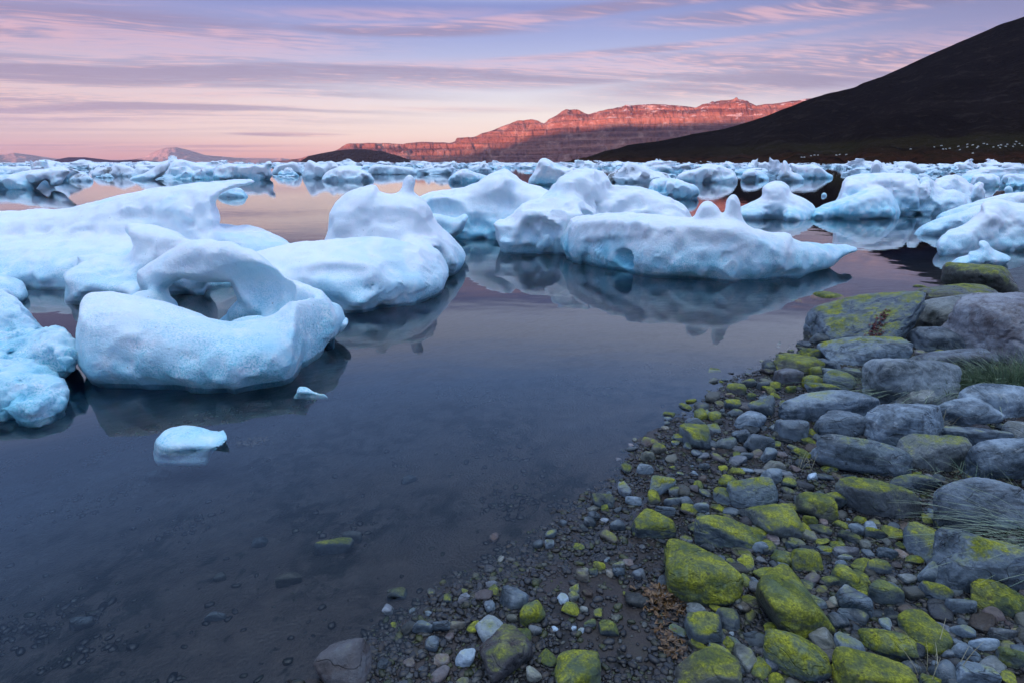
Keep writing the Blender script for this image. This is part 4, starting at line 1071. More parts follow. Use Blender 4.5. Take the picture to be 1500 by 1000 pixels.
BIG = [
 (1262, 477, 172, 72, 9, .50, 1.0, 0, .6, 'broad mossy slab stone with dark red seaweed on it, jutting into the water', dict(tilt=.75, hk=.30, seed=4242)),
 (1412, 441, 140, 34, 4, .40, .45, 0, .2, 'long dark whale-backed boulder just behind the big pinkish-grey one'),
 (1446, 412, 100, 40, 8, .62, .45, 0, .2, 'dark green-topped boulder at the water below the smooth right-hand iceberg'),
 (1410, 464, 132, 50, 6, .05, .95, 0, .3, 'smooth slate-grey boulder wedged left of the big pinkish-grey boulder', dict(hk=.5)),
 (1466, 482, 150, 112, 20, .0, 1.15, .35, .45, 'largest pinkish-grey boulder at the right edge, above the grass tuft'),
 (1373, 500, 70, 36, -4, .0, .7, .05, .5, 'dark brick-shaped stone between the red-seaweed slab and the pinkish boulder'),
 (1263, 516, 112, 44, -6, .48, 1.35, 0, .8, 'pale angular stone with green patches, right below the red-seaweed slab'),
 (1172, 537, 78, 30, -4, .75, .9, 0, .7, 'olive flat stone at the waterline, uppermost of the green shore stones'),
 (1388, 533, 120, 40, 0, .0, .8, .15, .4, 'low brown-grey boulder partly behind the grass tuft'),
 (1324, 566, 152, 76, -8, .0, 1.1, 0, .3, 'big smooth domed grey boulder in the middle of the right shore'),
 (1213, 596, 146, 50, -6, .20, 1.1, 0, .1, 'long loaf-shaped grey stone left of the domed boulder'),
 (1333, 589, 64, 30, 0, .0, 1.2, 0, .7, 'speckled grey wedge leaning on the front of the domed boulder', dict(hk=.55)),
 (1325, 628, 118, 64, -8, .0, 1.30, 0, .95, 'sharp-edged pale blue-grey boulder below the domed boulder'),
 (1424, 609, 96, 38, 0, .0, 1.30, 0, .6, 'pale flat-topped boulder in front of the grass tuft'),
 (1464, 592, 124, 46, -10, .0, 1.25, 0, .5, 'blue-grey boulder under the right end of the grass tuft'),
 (1430, 641, 94, 30, -4, .30, .9, 0, .2, 'long greenish-grey stone at the right, below the pale flat-topped one'),
 (1226, 627, 74, 40, 0, .02, .8, 0, .3, 'rounded dark grey stone under the loaf-shaped stone'),
 (1364, 668, 88, 50, -6, .45, .9, 0, .7, 'grey stone with a dark green stain on its top, right of the long mossy one'),
 (1472, 678, 96, 62, -10, .0, 1.15, 0, .4, 'smooth blue-grey boulder at the right edge, halfway down the shore'),
 (1264, 671, 134, 54, -16, .45, 1.0, 0, .3, 'long grey-green lozenge stone with a yellow blotch, centre of the right shore'),
 (1163, 633, 46, 30, -6, .20, .9, 0, .6, 'grey-green triangular stone under the left end of the loaf-shaped stone'),
 (1495, 633, 44, 30, 0, .0, 1.1, 0, .3, 'small rounded blue stone cut off by the right edge, beside the long greenish one'),
 (1104, 725, 76, 38, -4, .55, 1.1, 0, .4, 'rounded stone with a pale green top, above the flat-topped mossy block'),
 (1138, 761, 78, 60, 8, .80, 1.1, 0, .6, 'squarish mossy stone with a smooth yellow-green top'),
 (1064, 780, 106, 56, -10, .85, .9, 0, .7, 'long mossy stone with dark cracked sides, left of the squarish mossy stone'),
 (1029, 843, 112, 88, -14, 1.25, .8, 0, .55, 'large bright green moss-covered stone beside the brown seaweed'),
 (1155, 884, 114, 96, 6, 1.05, .55, 0, .5, 'large dark green mossy stone, biggest in the lower right'),
 (1195, 745, 50, 36, -12, .90, .8, 0, .8, 'notched yellow-green stone right of the squarish mossy stone'),
 (1292, 735, 118, 50, -13, .58, .65, .1, .15, 'low dark olive oval stone half sunk in gravel'),
 (1340, 708, 84, 26, 0, .45, .55, 0, .3, 'thin dark green slab under the grey stained stone'),
 (1432, 742, 132, 88, -10, .10, .85, .05, .4, 'rough dull grey boulder beside the long straws, right side'),
 (1354, 802, 50, 56, 30, .72, 1.1, 0, .8, 'upright pointed stone with a yellow-green patch'),
 (1447, 830, 136, 86, -20, .55, 1.15, 0, .25, 'large pale rounded boulder with a green side under the straws, right edge'),
 (1368, 843, 50, 32, -8, .30, .8, 0, .2, 'egg-shaped grey-green stone beside the large pale rounded boulder'),
 (1460, 881, 72, 46, -32, 1.1, .8, 0, .2, 'elongated green stone slanting below the large pale rounded boulder'),
 (1296, 871, 50, 32, -14, .75, .6, 0, .3, 'dark green flat stone right of the small white pebble'),
 (1238, 845, 38, 30, -35, .95, .7, 0, .4, 'small slanting green stone above the grey slab'),
 (1180, 822, 44, 32, 0, .95, .9, 0, .7, 'bright green angular stone above the largest dark green one'),
 (1353, 927, 64, 76, 10, 1.0, .7, 0, .3, 'upright pear-shaped green stone'),
 (1298, 944, 74, 46, -35, 1.1, .8, 0, .3, 'oval yellow-green stone slanting, left of the pear-shaped one'),
 (1170, 965, 98, 64, -30, 1.0, 1.0, 0, .7, 'yellow-green slab with a clean grey corner, below the largest dark green stone'),
 (1203, 936, 38, 44, 0, .0, 1.0, 0, .4, 'bare slate-grey stone touching the largest dark green one'),
 (1247, 953, 44, 42, 0, .40, .9, 0, .6, 'grey-green faceted stone between the bare grey and the oval green stones'),
 (1278, 996, 116, 66, -8, 1.0, .8, 0, .4, 'broad green stone cut off by the bottom edge at the right'),
 (1035, 992, 84, 60, -6, .60, .7, 0, .4, 'dull green stone at the bottom edge below the brown seaweed'),
 (846, 988, 84, 66, -4, .95, .9, 0, .35, 'round-shouldered green stone alone at the bottom edge, left of the seaweed'),
 (956, 769, 66, 40, 2, 1.0, .9, 0, .8, 'block-shaped bright green stone standing in the bare mud'),
 (968, 711, 40, 28, -6, .75, 1.5, 0, .9, 'pale green flat-topped small block near the waterline, above the bright block-shaped one'),
 (780, 899, 44, 28, 22, 1.2, .9, 0, .2, 'capsule-shaped bright green stone lying in the mud, lower middle'),
 (719, 922, 38, 34, 35, .25, 1.5, 0, .7, 'pale bluish stone left of the capsule-shaped green one'),
 (752, 877, 42, 32, -12, .25, .9, 0, .6, 'dark bluish flat stone above and left of the capsule-shaped green one'),
 (508, 976, 84, 66, -10, .0, .50, .45, .2, 'big low brown boulder half sunk at the water edge, leftmost on the shore', dict(sink=.42)),
 (735, 962, 78, 64, 40, .45, .45, .45, .3, 'flat brown-green slab sunk in the mud beside the pale bluish stone', dict(sink=.46)),
]
for q in BIG:
    kw = dict(q[10]) if len(q) > 10 else {}
    if q[5] > .7 and q[2] > 60: kw.setdefault('hk', .32)
    q = list(q)
    if q[5] > .7: q[8] *= .55
    if q[5] > .7 and q[2] > 60: q[2] *= .93; q[3] *= .90
    if q[0] > 1180 and q[5] < .5: q[6] *= 1.2; q[2] *= .95; q[3] *= .93; q[8] *= .75
    kw.setdefault('tilt', ((q[0] * 37) % 7 - 3) * .08)
    stone(*q[:9], label=q[9], **kw)

MEDN = [  # smaller stones read off the photo: px, py, w, h, rot, moss, bri, warm, ang, where
 (1155, 524, 34, 12, 0, .8, .9, 0, .5, 0), (1188, 518, 36, 14, 0, .95, 1.0, 0, .4, 0), (1127, 536, 20, 18, 0, .3, .5, 0, .5, 0), (1154, 551, 34, 24, 0, .0, .8, .3, .6, 0), (1195, 546, 26, 16, 30, 1.1, 1, 0, .3, 0), (1188, 559, 26, 16, 0, 1.3, 1.1, 0, .3, 0),
 (1214, 547, 22, 12, 0, .2, 1.2, 0, .4, 0), (1208, 570, 52, 15, -4, .75, 1.2, 0, .2, 0), (1232, 561, 46, 24, -4, .55, 1.2, 0, .3, 0), (1217, 536, 30, 14, 0, .2, .7, 0, .4, 0), (1250, 548, 30, 14, 0, .3, .7, 0, .4, 0),
 (1383, 546, 32, 18, -10, 0, 1.2, 1.0, .3, 1), (1158, 570, 16, 10, 0, 1.3, 1, 0, .3, 0), (1134, 566, 20, 14, 0, .9, .8, 0, .4, 0),
 (1078, 571, 26, 14, -14, 1.0, 1, .2, .2, 2), (1098, 562, 26, 12, 0, .5, .6, 0, .4, 2), (1118, 566, 20, 12, 0, .2, .5, 0, .4, 2), (1100, 581, 14, 10, 0, 1.0, .8, 0, .4, 2), (1074, 593, 24, 13, 0, .8, .9, 0, .2, 2), (1118, 597, 38, 26, 0, .35, .7, 0, .5, 2),
 (1028, 608, 20, 14, 0, 1.3, 1, 0, .6, 2), (1046, 610, 18, 13, 0, 1.1, .9, 0, .5, 2), (1020, 622, 30, 18, 0, .35, 1.5, 0, .3, 2), (1045, 628, 20, 14, 0, .5, 1.4, 0, .3, 2), (1020, 641, 42, 34, 0, .75, .9, 0, .7, 2), (1098, 618, 42, 28, 0, .12, 1.6, 0, .5, 2),
 (1066, 650, 34, 14, 4, .45, 1.1, 0, .2, 2), (1111, 652, 42, 26, -6, .0, .7, 0, .8, 2), (1086, 640, 28, 18, 0, .1, .9, 0, .6, 2), (1126, 668, 30, 18, 20, .2, 1.0, 0, .3, 3), (1134, 684, 30, 15, -4, .3, 1.1, 0, .7, 3), (1130, 700, 38, 20, -8, .25, 1.4, 0, .4, 3),
 (1154, 708, 22, 16, -20, .9, .9, 0, .3, 3), (1190, 699, 20, 10, 20, -.3, 3.0, 0, .7, 3), (1062, 707, 18, 16, -30, .9, .8, 0, .3, 3), (1031, 683, 18, 10, 0, .3, .8, 0, .3, 3), (1092, 668, 22, 12, 0, .2, .8, 0, .5, 3),
 (1058, 727, 30, 26, 0, .70, .9, 0, .3, 3), (1175, 774, 20, 24, 0, 1.1, .9, 0, .7, 4), (1187, 762, 22, 14, -30, 1.1, .8, 0, .4, 4), (1218, 735, 40, 22, -12, .6, .6, 0, .3, 4), (1254, 776, 20, 17, 0, .3, 1.6, 0, .6, 4), (1285, 782, 34, 15, -18, .85, .7, 0, .2, 4),
 (1268, 800, 18, 15, 0, .3, 1.0, 0, .4, 4), (1240, 810, 38, 16, -6, .3, 1.1, .2, .2, 4), (1237, 817, 22, 10, 0, .4, 1.6, 0, .2, 4), (1300, 812, 28, 16, -20, .3, 1.0, 0, .2, 4), (1288, 832, 34, 20, -20, .7, .7, 0, .4, 4), (1160, 800, 20, 12, 0, .7, 1, 0, .4, 4),
 (1144, 817, 26, 28, 0, 1.2, .9, 0, .8, 4), (1094, 826, 24, 22, 20, .6, 1.3, 0, .7, 4), (1090, 852, 18, 32, 20, .75, .8, 0, .3, 4), (1105, 850, 12, 14, 0, .2, 1.2, 0, .3, 4), (1112, 802, 22, 16, 0, .0, 1.2, 0, .5, 4), (1250, 880, 46, 40, -30, .35, 1.2, 0, .8, 5),
 (1224, 882, 18, 15, 0, .4, 2.4, 0, .2, 5), (1372, 868, 40, 28, 0, .65, .9, 0, .4, 5), (1297, 914, 18, 18, -30, .4, 1.6, 0, .4, 5), (1032, 922, 52, 40, 0, .6, .6, 0, .4, 6), (1066, 908, 34, 38, -10, .5, .6, 0, .5, 6), (1053, 960, 30, 34, 0, .65, 1.3, 0, .7, 6), (1090, 962, 32, 50, 30, .4, 1.1, 0, .7, 6),
 (1068, 944, 16, 20, 30, .9, 1.2, 0, .7, 6), (825, 878, 16, 15, 20, .3, 2.2, 0, .2, 7), (842, 863, 16, 13, 20, .6, 1.3, 0, .3, 7), (841, 873, 17, 13, 20, .6, 1.3, 0, .3, 7), (892, 921, 28, 20, 6, .9, .7, 0, .2, 7), (864, 914, 18, 12, 0, .8, 1.0, 0, .2, 7), (876, 899, 14, 14, 0, .7, .8, 0, .3, 7),
 (855, 893, 14, 9, -20, .2, 1.8, 0, .4, 7), (813, 922, 10, 9, 0, .1, 2.2, 0, .5, 7), (840, 920, 9, 7, 0, .1, 2.0, 0, .5, 7), (851, 923, 10, 8, 0, .3, 1.6, 0, .5, 7), (784, 923, 20, 14, 0, .1, 1.0, .1, .3, 7), (936, 841, 20, 18, 10, .1, 1.3, .1, .3, 7), (905, 829, 20, 12, 0, .6, 1.3, 0, .4, 7), (878, 830, 18, 14, 0, .9, .8, 0, .3, 7), (853, 842, 20, 18, 0, .4, .9, .2, .4, 7), (907, 839, 20, 13, 0, .4, 1.3, 0, .4, 7), (868, 837, 16, 12, 0, .7, .9, 0, .4, 7),
 (958, 728, 20, 18, 0, .9, 1.1, 0, .5, 3), (929, 734, 26, 13, -8, .2, 1.5, 0, .2, 3), (915, 718, 22, 26, -10, .35, 1.1, .1, .4, 3), (918, 687, 16, 14, 0, .7, .9, 0, .3, 3), (905, 770, 22, 14, 0, .2, .8, 0, .7, 8), (884, 735, 34, 22, 0, .5, .6, 0, .2, 8), (870, 756, 18, 13, 0, .3, .7, 0, .4, 8), (886, 745, 14, 12, 0, .7, .7, 0, .4, 8), (863, 765, 20, 12, -10, .3, .8, 0, .4, 8),
 (965, 656, 22, 17, 0, .7, 1.2, .1, .3, 2), (948, 668, 22, 14, 0, .5, 1.2, 0, .3, 2), (945, 688, 26, 14, 0, .2, 1.0, 0, .3, 3), (988, 720, 20, 14, 0, .4, .8, 0, .4, 3), (985, 735, 26, 12, 0, .3, .8, 0, .4, 3), (976, 748, 30, 14, 0, .1, 1.0, 0, .3, 3), (1026, 744, 24, 15, 0, .2, 1.0, 0, .4, 3), (1005, 735, 20, 14, 0, .2, .9, 0, .4, 3),
 (633, 943, 22, 28, 10, .3, 1.0, 0, .2, 9), (620, 920, 30, 18, 0, .35, .9, 0, .3, 9), (648, 917, 28, 18, 0, .2, .8, 0, .4, 9), (717, 889, 18, 16, 10, .25, 1.4, 0, .3, 9), (682, 964, 30, 22, 0, .1, 1.6, 0, .9, 9), (781, 990, 26, 20, -10, .3, 1.6, 0, .6, 9), (750, 906, 18, 12, 0, .1, .9, 0, .5, 9), (670, 917, 24, 12, 0, .1, .8, .2, .4, 9), (655, 877, 14, 11, 0, .8, .8, 0, .3, 9), (807, 783, 16, 12, 0, .4, .7, 0, .4, 8), (788, 798, 16, 12, 0, .2, .6, 0, .4, 8), (805, 797, 14, 12, 0, .2, .7, 0, .4, 8),
 (1410, 926, 34, 18, -38, .5, 1.4, 0, .3, 5), (1443, 945, 40, 20, -8, .1, 1.9, 0, .4, 5), (1414, 958, 38, 22, -30, .3, 1.7, 0, .7, 5), (1488, 966, 46, 28, -18, 1.0, .9, 0, .3, 5), (1428, 990, 66, 32, -12, .4, 1.5, 0, .4, 5), (1386, 958, 20, 14, 0, .1, .9, .1, .3, 5), (1385, 985, 36, 30, 0, .1, .7, 0, .5, 5), (1472, 930, 40, 18, -10, .2, .8, .1, .4, 5), (1330, 980, 30, 20, -10, .2, .8, 0, .5, 5), (1130, 975, 24, 18, 0, .2, .9, .1, .5, 6), (1230, 912, 30, 22, 0, .2, .6, 0, .5, 5), (1410, 890, 46, 22, -20, .2, .8, 0, .5, 5),
]
WHERE = ['among the green stones at the upper waterline', 'beside the grass tuft', 'in the scatter at the middle waterline', 'in the mud above the mossy stones', 'in the gravel between the mossy stones', 'in the lower right corner gravel', 'beside the brown seaweed at the bottom', 'in the shallow mud pool', 'along the waterline left of the green block', 'in the mud at the lower left end of the shore']
def looks(moss, bri, warm, ang, w, h, rot):
    size = 'small' if max(w, h) < 26 else 'medium'
    c = 'reddish' if warm > .5 else 'bright green' if moss > .85 else 'green-grey' if moss > .5 else 'whitish' if bri > 1.55 else 'pale grey' if bri > 1.15 else 'grey' if bri > .75 else 'dark'
    s = 'angular' if ang > .55 else 'oblong' if w > 1.8 * h else 'rounded'
    return size, c, s
from collections import Counter, defaultdict
keys = [(q[9],) + looks(q[5], q[6], q[7], q[8], q[2], q[3], q[4]) for q in MEDN]
byk = defaultdict(list)
for i, k in enumerate(keys): byk[k].append(i)
LBL = {}
for k, ids in byk.items():
    base = '%s %s %s stone' % k[1:]
    if len(ids) == 1: LBL[ids[0]] = base + ' ' + WHERE[k[0]]
    else:
        xs_ = sorted(ids, key=lambda j: MEDN[j][0])
        for r, j in enumerate(xs_):
            word = {0: 'leftmost', len(xs_) - 1: 'rightmost'}.get(r)
            if word is None: word = 'middle' if len(xs_) == 3 else ['first', 'second', 'third', 'fourth', 'fifth', 'sixth', 'seventh', 'eighth'][r]
            LBL[j] = base + ' ' + WHERE[k[0]] + (', ' + word if word in ('leftmost', 'rightmost', 'middle') else ', ' + word + ' from left')
for i, q in enumerate(MEDN):
    stone(*q[:9], label=LBL[i], group='smaller stones ' + WHERE[q[9]])

# stones awash or under water
for q, lb in [((1213, 438, 46, 15, -6, 1.2, .6, 0, .1), 'round flat olive stone just awash, above the red-seaweed slab'),
              ((1168, 443, 15, 8, 0, 1.1, .7, 0, .1), 'tiny green stone awash left of the round olive one'),
              ((1047, 543, 20, 7, 0, 1.1, .7, 0, .1), 'tiny green stone awash in open water, left of the upper shore stones'),
              ((1012, 589, 18, 8, 0, 1.0, .4, 0, .1), 'dim greenish stone just under water near the middle waterline'),
              ((1346, 421, 22, 6, 0, .9, .4, 0, .1), 'thin dark stone awash beside the bright water behind the slab'),
              ((1203, 499, 30, 16, 0, .2, .6, 0, .3), 'small dark stone in the water under the tip of the red-seaweed slab'),
              ((490, 802, 56, 24, 6, .5, .5, 0, .4), 'submerged greenish flat stone in the middle of the bay'),
              ((517, 788, 30, 18, 0, .0, .4, 0, .4), 'submerged dark stone touching the greenish flat one'),
              ((424, 851, 40, 22, 20, .0, .35, 0, .4), 'submerged dark oval stone lower left of the greenish flat one'),
              ((380, 795, 22, 16, 0, .3, .35, 0, .4), 'lone submerged stone left of the greenish flat one'),
              ((323, 847, 20, 13, 20, .0, .3, 0, .4), 'small submerged dark stone far from shore, lower left'),
              ((316, 904, 30, 15, 0, .0, .45, 0, .3), 'submerged bluish stone above the bottom edge, lower left'),
              ((580, 871, 32, 22, 0, .4, .4, 0, .4), 'submerged green-brown stone just off the mud tip'),
              ((600, 703, 26, 14, 30, .0, .3, 0, .5), 'submerged long dark stone in the upper middle of the bay'),
              ((120, 915, 34, 18, 10, .0, .35, 0, .3), 'submerged dark stone near the lower left corner'),
              ((230, 700, 40, 16, 5, .0, .35, 0, .3), 'submerged dark slab under the lone small ice floe')]:
    stone(*q, label=lb, sink=.40)

# two brown rocks out among the ice at the right, and red kelp seen on the ice edge
for px, py, w, h, lb in [(1461, 291, 13, 9, 'left one of two small brown rocks standing in water among the ice, right'), (1479, 293, 13, 9, 'right one of two small brown rocks standing in water among the ice, right')]:
    g = ground(px, py); s = g[1] / ray(px, py)[1] / F
    V, Fc = stone_shape(4, px, .8)
    o = obj('brown_rock', make_mesh('brown_rock', V * np.array([w * s * .55, w * s * .5, h * s * .95]), Fc, STONE), lb, 'rock', 'brown rocks among the ice', loc=(g[0], g[1], h * s * .25))
    o.color = (0, .45, 1.0, 1)

# pebbles: the larger ones as things, the grit as one mass
PM = []
for i in range(14):
    V, Fc = stone_shape(3, 4000 + i, .35 + .3 * (i % 3))
    PM.append(make_mesh('pebble', V, Fc, STONE))
def clear(x, y, r):
    for fx, fy, R1, R2 in FOOT:
        if (fx - x) ** 2 + (fy - y) ** 2 < (R1 * .85 + r * .5) ** 2: return False
    return True
PZ = [('pebbles by the upper waterline', 'little pebble packed among the stones near the upper waterline', lambda px, py: py < 600),
      ('pebbles on the lower left mud', 'little pebble scattered on the bare mud left of the seaweed', lambda px, py: px < 930 and py > 790),
      ('pebbles at the middle waterline', 'little pebble in the wet scatter by the middle waterline', lambda px, py: px < 1060 and py <= 790),
      ('pebbles between the mossy stones', 'little wet pebble in the gaps between the mossy stones', lambda px, py: px < 1250),
      ('pebbles at the lower right', 'little wet pebble in the gravel at the lower right', lambda px, py: True)]
pr = random.Random(77)
cand = []; cobs = []
def project(x, y, z):
    yc = y * CP - (z - H) * SP; v = y * SP + (z - H) * CP
    return 750 + F * x / yc, 500 - F * v / yc, yc
def shore_density(x, y, s):
    n = mnoise.noise(Vector((x * 2.2, y * 2.2, 3.3)))
    px, py, _ = project(x, y, 0)
    right = min(max((px - 880 - (py - 700) * .25) / 160, 0), 1)
    edge = math.exp(-((s - .12) / .22) ** 2)
    return min(1, (right * .95 + edge * .45) * (1.0 if right > .6 else (.25 + 1.6 * max(n + .1, 0))) + .05)
CZ = [('cobbles left of the seaweed', 'fist-sized wet cobble lying on the lower left mud', lambda px, py: px < 930),
      ('cobbles at the upper shore', 'fist-sized wet cobble wedged between the upper boulders', lambda px, py: py < 680),
      ('cobbles in the lower shore', 'fist-sized wet cobble wedged between the lower mossy stones', lambda px, py: True)]
k = 0
while len(cobs) < 280 and k < 30000:
    k += 1
    px, py = pr.uniform(600, 1510), pr.uniform(500, 1010)
    x, y, gz = land_hit(px, py); s = float(grid_at(GS, x, y))
    if s < 0.0 or pr.random() > shore_density(x, y, s) * (1 if px > 1000 else .3): continue
    r = pr.uniform(.018, .036) * (1 + .3 * (y > 2.6))
    if not clear(x, y, r) or any((a[0] - x) ** 2 + (a[1] - y) ** 2 < (a[3] + r) ** 2 * .8 for a in cobs): continue
    cobs.append((x, y, gz, r, px, py)); zn = next(z for z in CZ if z[2](px, py))
    o = obj('cobble', PM[pr.randrange(14)], zn[1], 'cobble', zn[0], loc=(x, y, gz + r * .15))
    o.scale = (r * pr.uniform(1.1, 1.6), r * pr.uniform(.8, 1.1), r * pr.uniform(.5, .75)); o.rotation_euler = (pr.uniform(-.25, .25), pr.uniform(-.25, .25), pr.uniform(0, 6.3))
    o.color = (pr.choice((-.4, 0, .3, .5, .8)), pr.choice((.3, .45, .6, .8, 1.1)), pr.choice((0, 0, 0, .2, .5)), 1)
    FOOT.append((x, y, r, r))
print('cobbles', len(cobs))
k = 0
while len(cand) < 285 and k < 60000:
    k += 1
    px, py = pr.uniform(560, 1510), pr.uniform(500, 1010)
    g = ground(px, py); x, y = g[0], g[1]
    s = float(grid_at(GS, x, y))
    if s < -0.12 or pr.random() > shore_density(x, y, s) * (.5 + .5 * min(1, (py - 480) / 200)): continue
    r = pr.choice((.010, .013, .016, .020, .026)) * (1 + .25 * (y > 3))
    x, y, gz = land_hit(px, py)
    if not clear(x, y, r) or any((a[0] - x) ** 2 + (a[1] - y) ** 2 < (a[3] + r) ** 2 * .8 for a in cand): continue
    cand.append((x, y, gz, r, px, py))
for x, y, gz, r, px, py in cand:
    zn = next(z for z in PZ if z[2](px, py))
    o = obj('pebble', PM[pr.randrange(14)], zn[1], 'pebble', zn[0], loc=(x, y, gz + r * .25))
    o.scale = (r * pr.uniform(1.0, 1.6), r * pr.uniform(.8, 1.1), r * pr.uniform(.5, .8)); o.rotation_euler = (pr.uniform(-.3, .3), pr.uniform(-.3, .3), pr.uniform(0, 6.3))
    o.color = (pr.choice((-.4, 0, 0, .3, .3, .75)), pr.choice((.35, .5, .7, .9, 1.3)), pr.choice((0, 0, 0, .2, .6)), 1)
print('pebbles', len(cand), round(time.time() - T0, 1))

# grit: thousands of tiny stones on shore and shallow bed
def grit_field(n, seed, box, size, name, label, dens):
    r = np.random.default_rng(seed)
    D, Fc = ICO[2]
    Vs, Fs = [], []
    pxs = r.uniform(box[0], box[1], n); pys = r.uniform(box[2], box[3], n)
    G = np.array([ground(a, b) for a, b in zip(pxs, pys)])
    s = grid_at(GS, G[:, 0], G[:, 1])
    nz = fbm(G[:, 0] * 2.6, G[:, 1] * 2.6, 0 * s, 33, 3)
    keep = r.random(n) < dens(s, nz, pxs, pys)
    G = G[keep]; GZ_ = grid_at(GZ, G[:, 0], G[:, 1])
    shapes = [stone_shape(2, 7000 + j, .5)[0] for j in range(8)]
    M = len(G); rad = size[0] * (size[1] / size[0]) ** (r.random(M) ** 1.8)
    a = r.uniform(0, 6.28, M); c, s_ = np.cos(a)[:, None], np.sin(a)[:, None]
    Sh = np.stack(shapes)[np.arange(M) % 8] * np.stack([rad * r.uniform(1, 1.6, M), rad, rad * r.uniform(.45, .8, M)], 1)[:, None, :]
    V = np.stack([Sh[..., 0] * c - Sh[..., 1] * s_ + G[:, :1], Sh[..., 0] * s_ + Sh[..., 1] * c + G[:, 1:2], Sh[..., 2] + (GZ_ + rad * .15)[:, None]], -1)
    Vs = [V.reshape(-1, 3)]; Fs = [(Fc[None] + (np.arange(M) * len(D))[:, None, None]).reshape(-1, 3)]
    o = obj(name, make_mesh(name, np.concatenate(Vs), np.concatenate(Fs), GRIT if seed == 1 else BEDGRIT), label, None, kind='stuff')
    print(name, M, round(time.time() - T0, 1))
    return o
def mat_grit(nm='wet_grit', k=.34):
    m, t, out = new_mat(nm)
    pos = t.node('ShaderNodeNewGeometry').outputs['Position']
    isl = t.node('ShaderNodeNewGeometry').outputs['Random Per Island']
    c = t.ramp(isl, [(0, (.030, .034, .038)), (.35, (.07, .075, .08)), (.6, (.12, .13, .14)), (.72, (.10, .08, .07)), (.85, (.08, .11, .04)), (.93, (.16, .19, .05)), (1, (.26, .28, .28))])
    c = t.mix(1.0, t.mix(t.noise(pos, 120, 3, .6), c, t.mix(0.5, c, (.02, .02, .02, 1))), (k, k, k, 1), 'MULTIPLY')
    principled(t, out, Base_Color=c, Roughness=.16, Specular_IOR_Level=.35, Normal=t.bump(t.noise(pos, 260, 3, .6), .5, .003))
    return m
GRIT = mat_grit()
BEDGRIT = mat_grit('bed_grit', .10)
grit_field(46000, 1, (520, 1520, 490, 1020), (.0045, .015), 'gravel', 'fine wet gravel and grit filling the gaps between the shore stones',
           lambda s, nz, px, py: np.where(s > -.05, np.clip(np.clip((px - 900 - (py - 700) * .2) / 180, 0, 1) * .85 + .35 * np.exp(-((s - .1) / .2) ** 2) + .12 + np.clip(nz, 0, 1) * 1.5 * (px > 560), 0, .95), 0))
grit_field(26000, 2, (-60, 1200, 520, 1040), (.004, .016), 'bed_gravel', 'dark grit and broken stones lying on the bed under the shallow water',
           lambda s, nz, px, py: np.where(s < -.02, np.clip((nz - .08) * 2.4, 0.02, .95), 0))

# ------------------------------------------------------------------ pale boulders on the meadow
from mathutils.bvhtree import BVHTree
hill = bpy.data.objects['hill']
bv = BVHTree.FromPolygons([v.co[:] for v in hill.data.vertices], [p.vertices[:] for p in hill.data.polygons])
def hit(px, py):
    d = Vector(ray(px, py)).normalized()
    return bv.ray_cast(Vector((0, 0, H)), d)[0]
dots = [(1368, 216), (1379, 214), (1381, 219), (1391, 218), (1404, 215), (1406, 220), (1417, 212), (1417, 216), (1425, 213), (1431, 217), (1433, 215), (1441, 211), (1446, 212), (1455, 216), (1462, 214), (1465, 217), (1466, 213), (1475, 212), (1473, 215), (1484, 215), (1486, 212), (1488, 208), (1493, 211), (1385, 219), (1334, 219), (1425, 225), (1497, 214),
        (1174, 231), (1178, 231), (1188, 229), (1193, 228), (1198, 228), (1225, 228), (1230, 227), (1240, 227)]
WM, wt, wo2 = new_mat('pale_boulder'); principled(wt, wo2, Base_Color=wt.mix(wt.noise(wt.node('ShaderNodeNewGeometry').outputs['Position'], 2.0, 3), (.35, .35, .32, 1), (.60, .60, .54, 1)), Roughness=.9)
V, Fc = stone_shape(2, 55, .6); BMESH = make_mesh('pale_boulder', V, Fc, WM)
for px, py in dots:
    h_ = hit(px, py)
    if h_ is None: continue
    s = h_.y / F
    o = obj('pale_boulder', BMESH, 'tiny pale speck of a boulder on the distant green meadow' if px > 1300 else 'tiny pale speck of a boulder in the short row at the hill foot', 'boulder',
            'pale boulders dotting the meadow' if px > 1300 else 'pale boulders in a row at the hill foot', loc=h_)
    o.scale = (1.5 * s, 1.2 * s, 1.0 * s); o.rotation_euler.z = px

# ------------------------------------------------------------------ grass, straws and seaweed
def mat_leaf(name, a, b, rough=.6, scale=40):
    m, t, out = new_mat(name)
    g = t.node('ShaderNodeNewGeometry')
    c = t.mix(g.outputs['Random Per Island'], a, b)
    c = t.mix(t.noise(g.outputs['Position'], scale, 3), c, t.mix(.5, c, (.02, .02, .015, 1)))
    principled(t, out, Base_Color=c, Roughness=rough)
    return m
GRASS = mat_leaf('shore_grass', (.16, .27, .17, 1), (.42, .50, .33, 1))
STRAW = mat_leaf('dry_straw', (.22, .20, .10, 1), (.40, .38, .24, 1))
KELP = mat_leaf('brown_seaweed', (.035, .018, .008, 1), (.19, .095, .025, 1), .35, 90)
REDW = mat_leaf('red_seaweed', (.07, .007, .010, 1), (.17, .02, .026, 1), .35, 90)

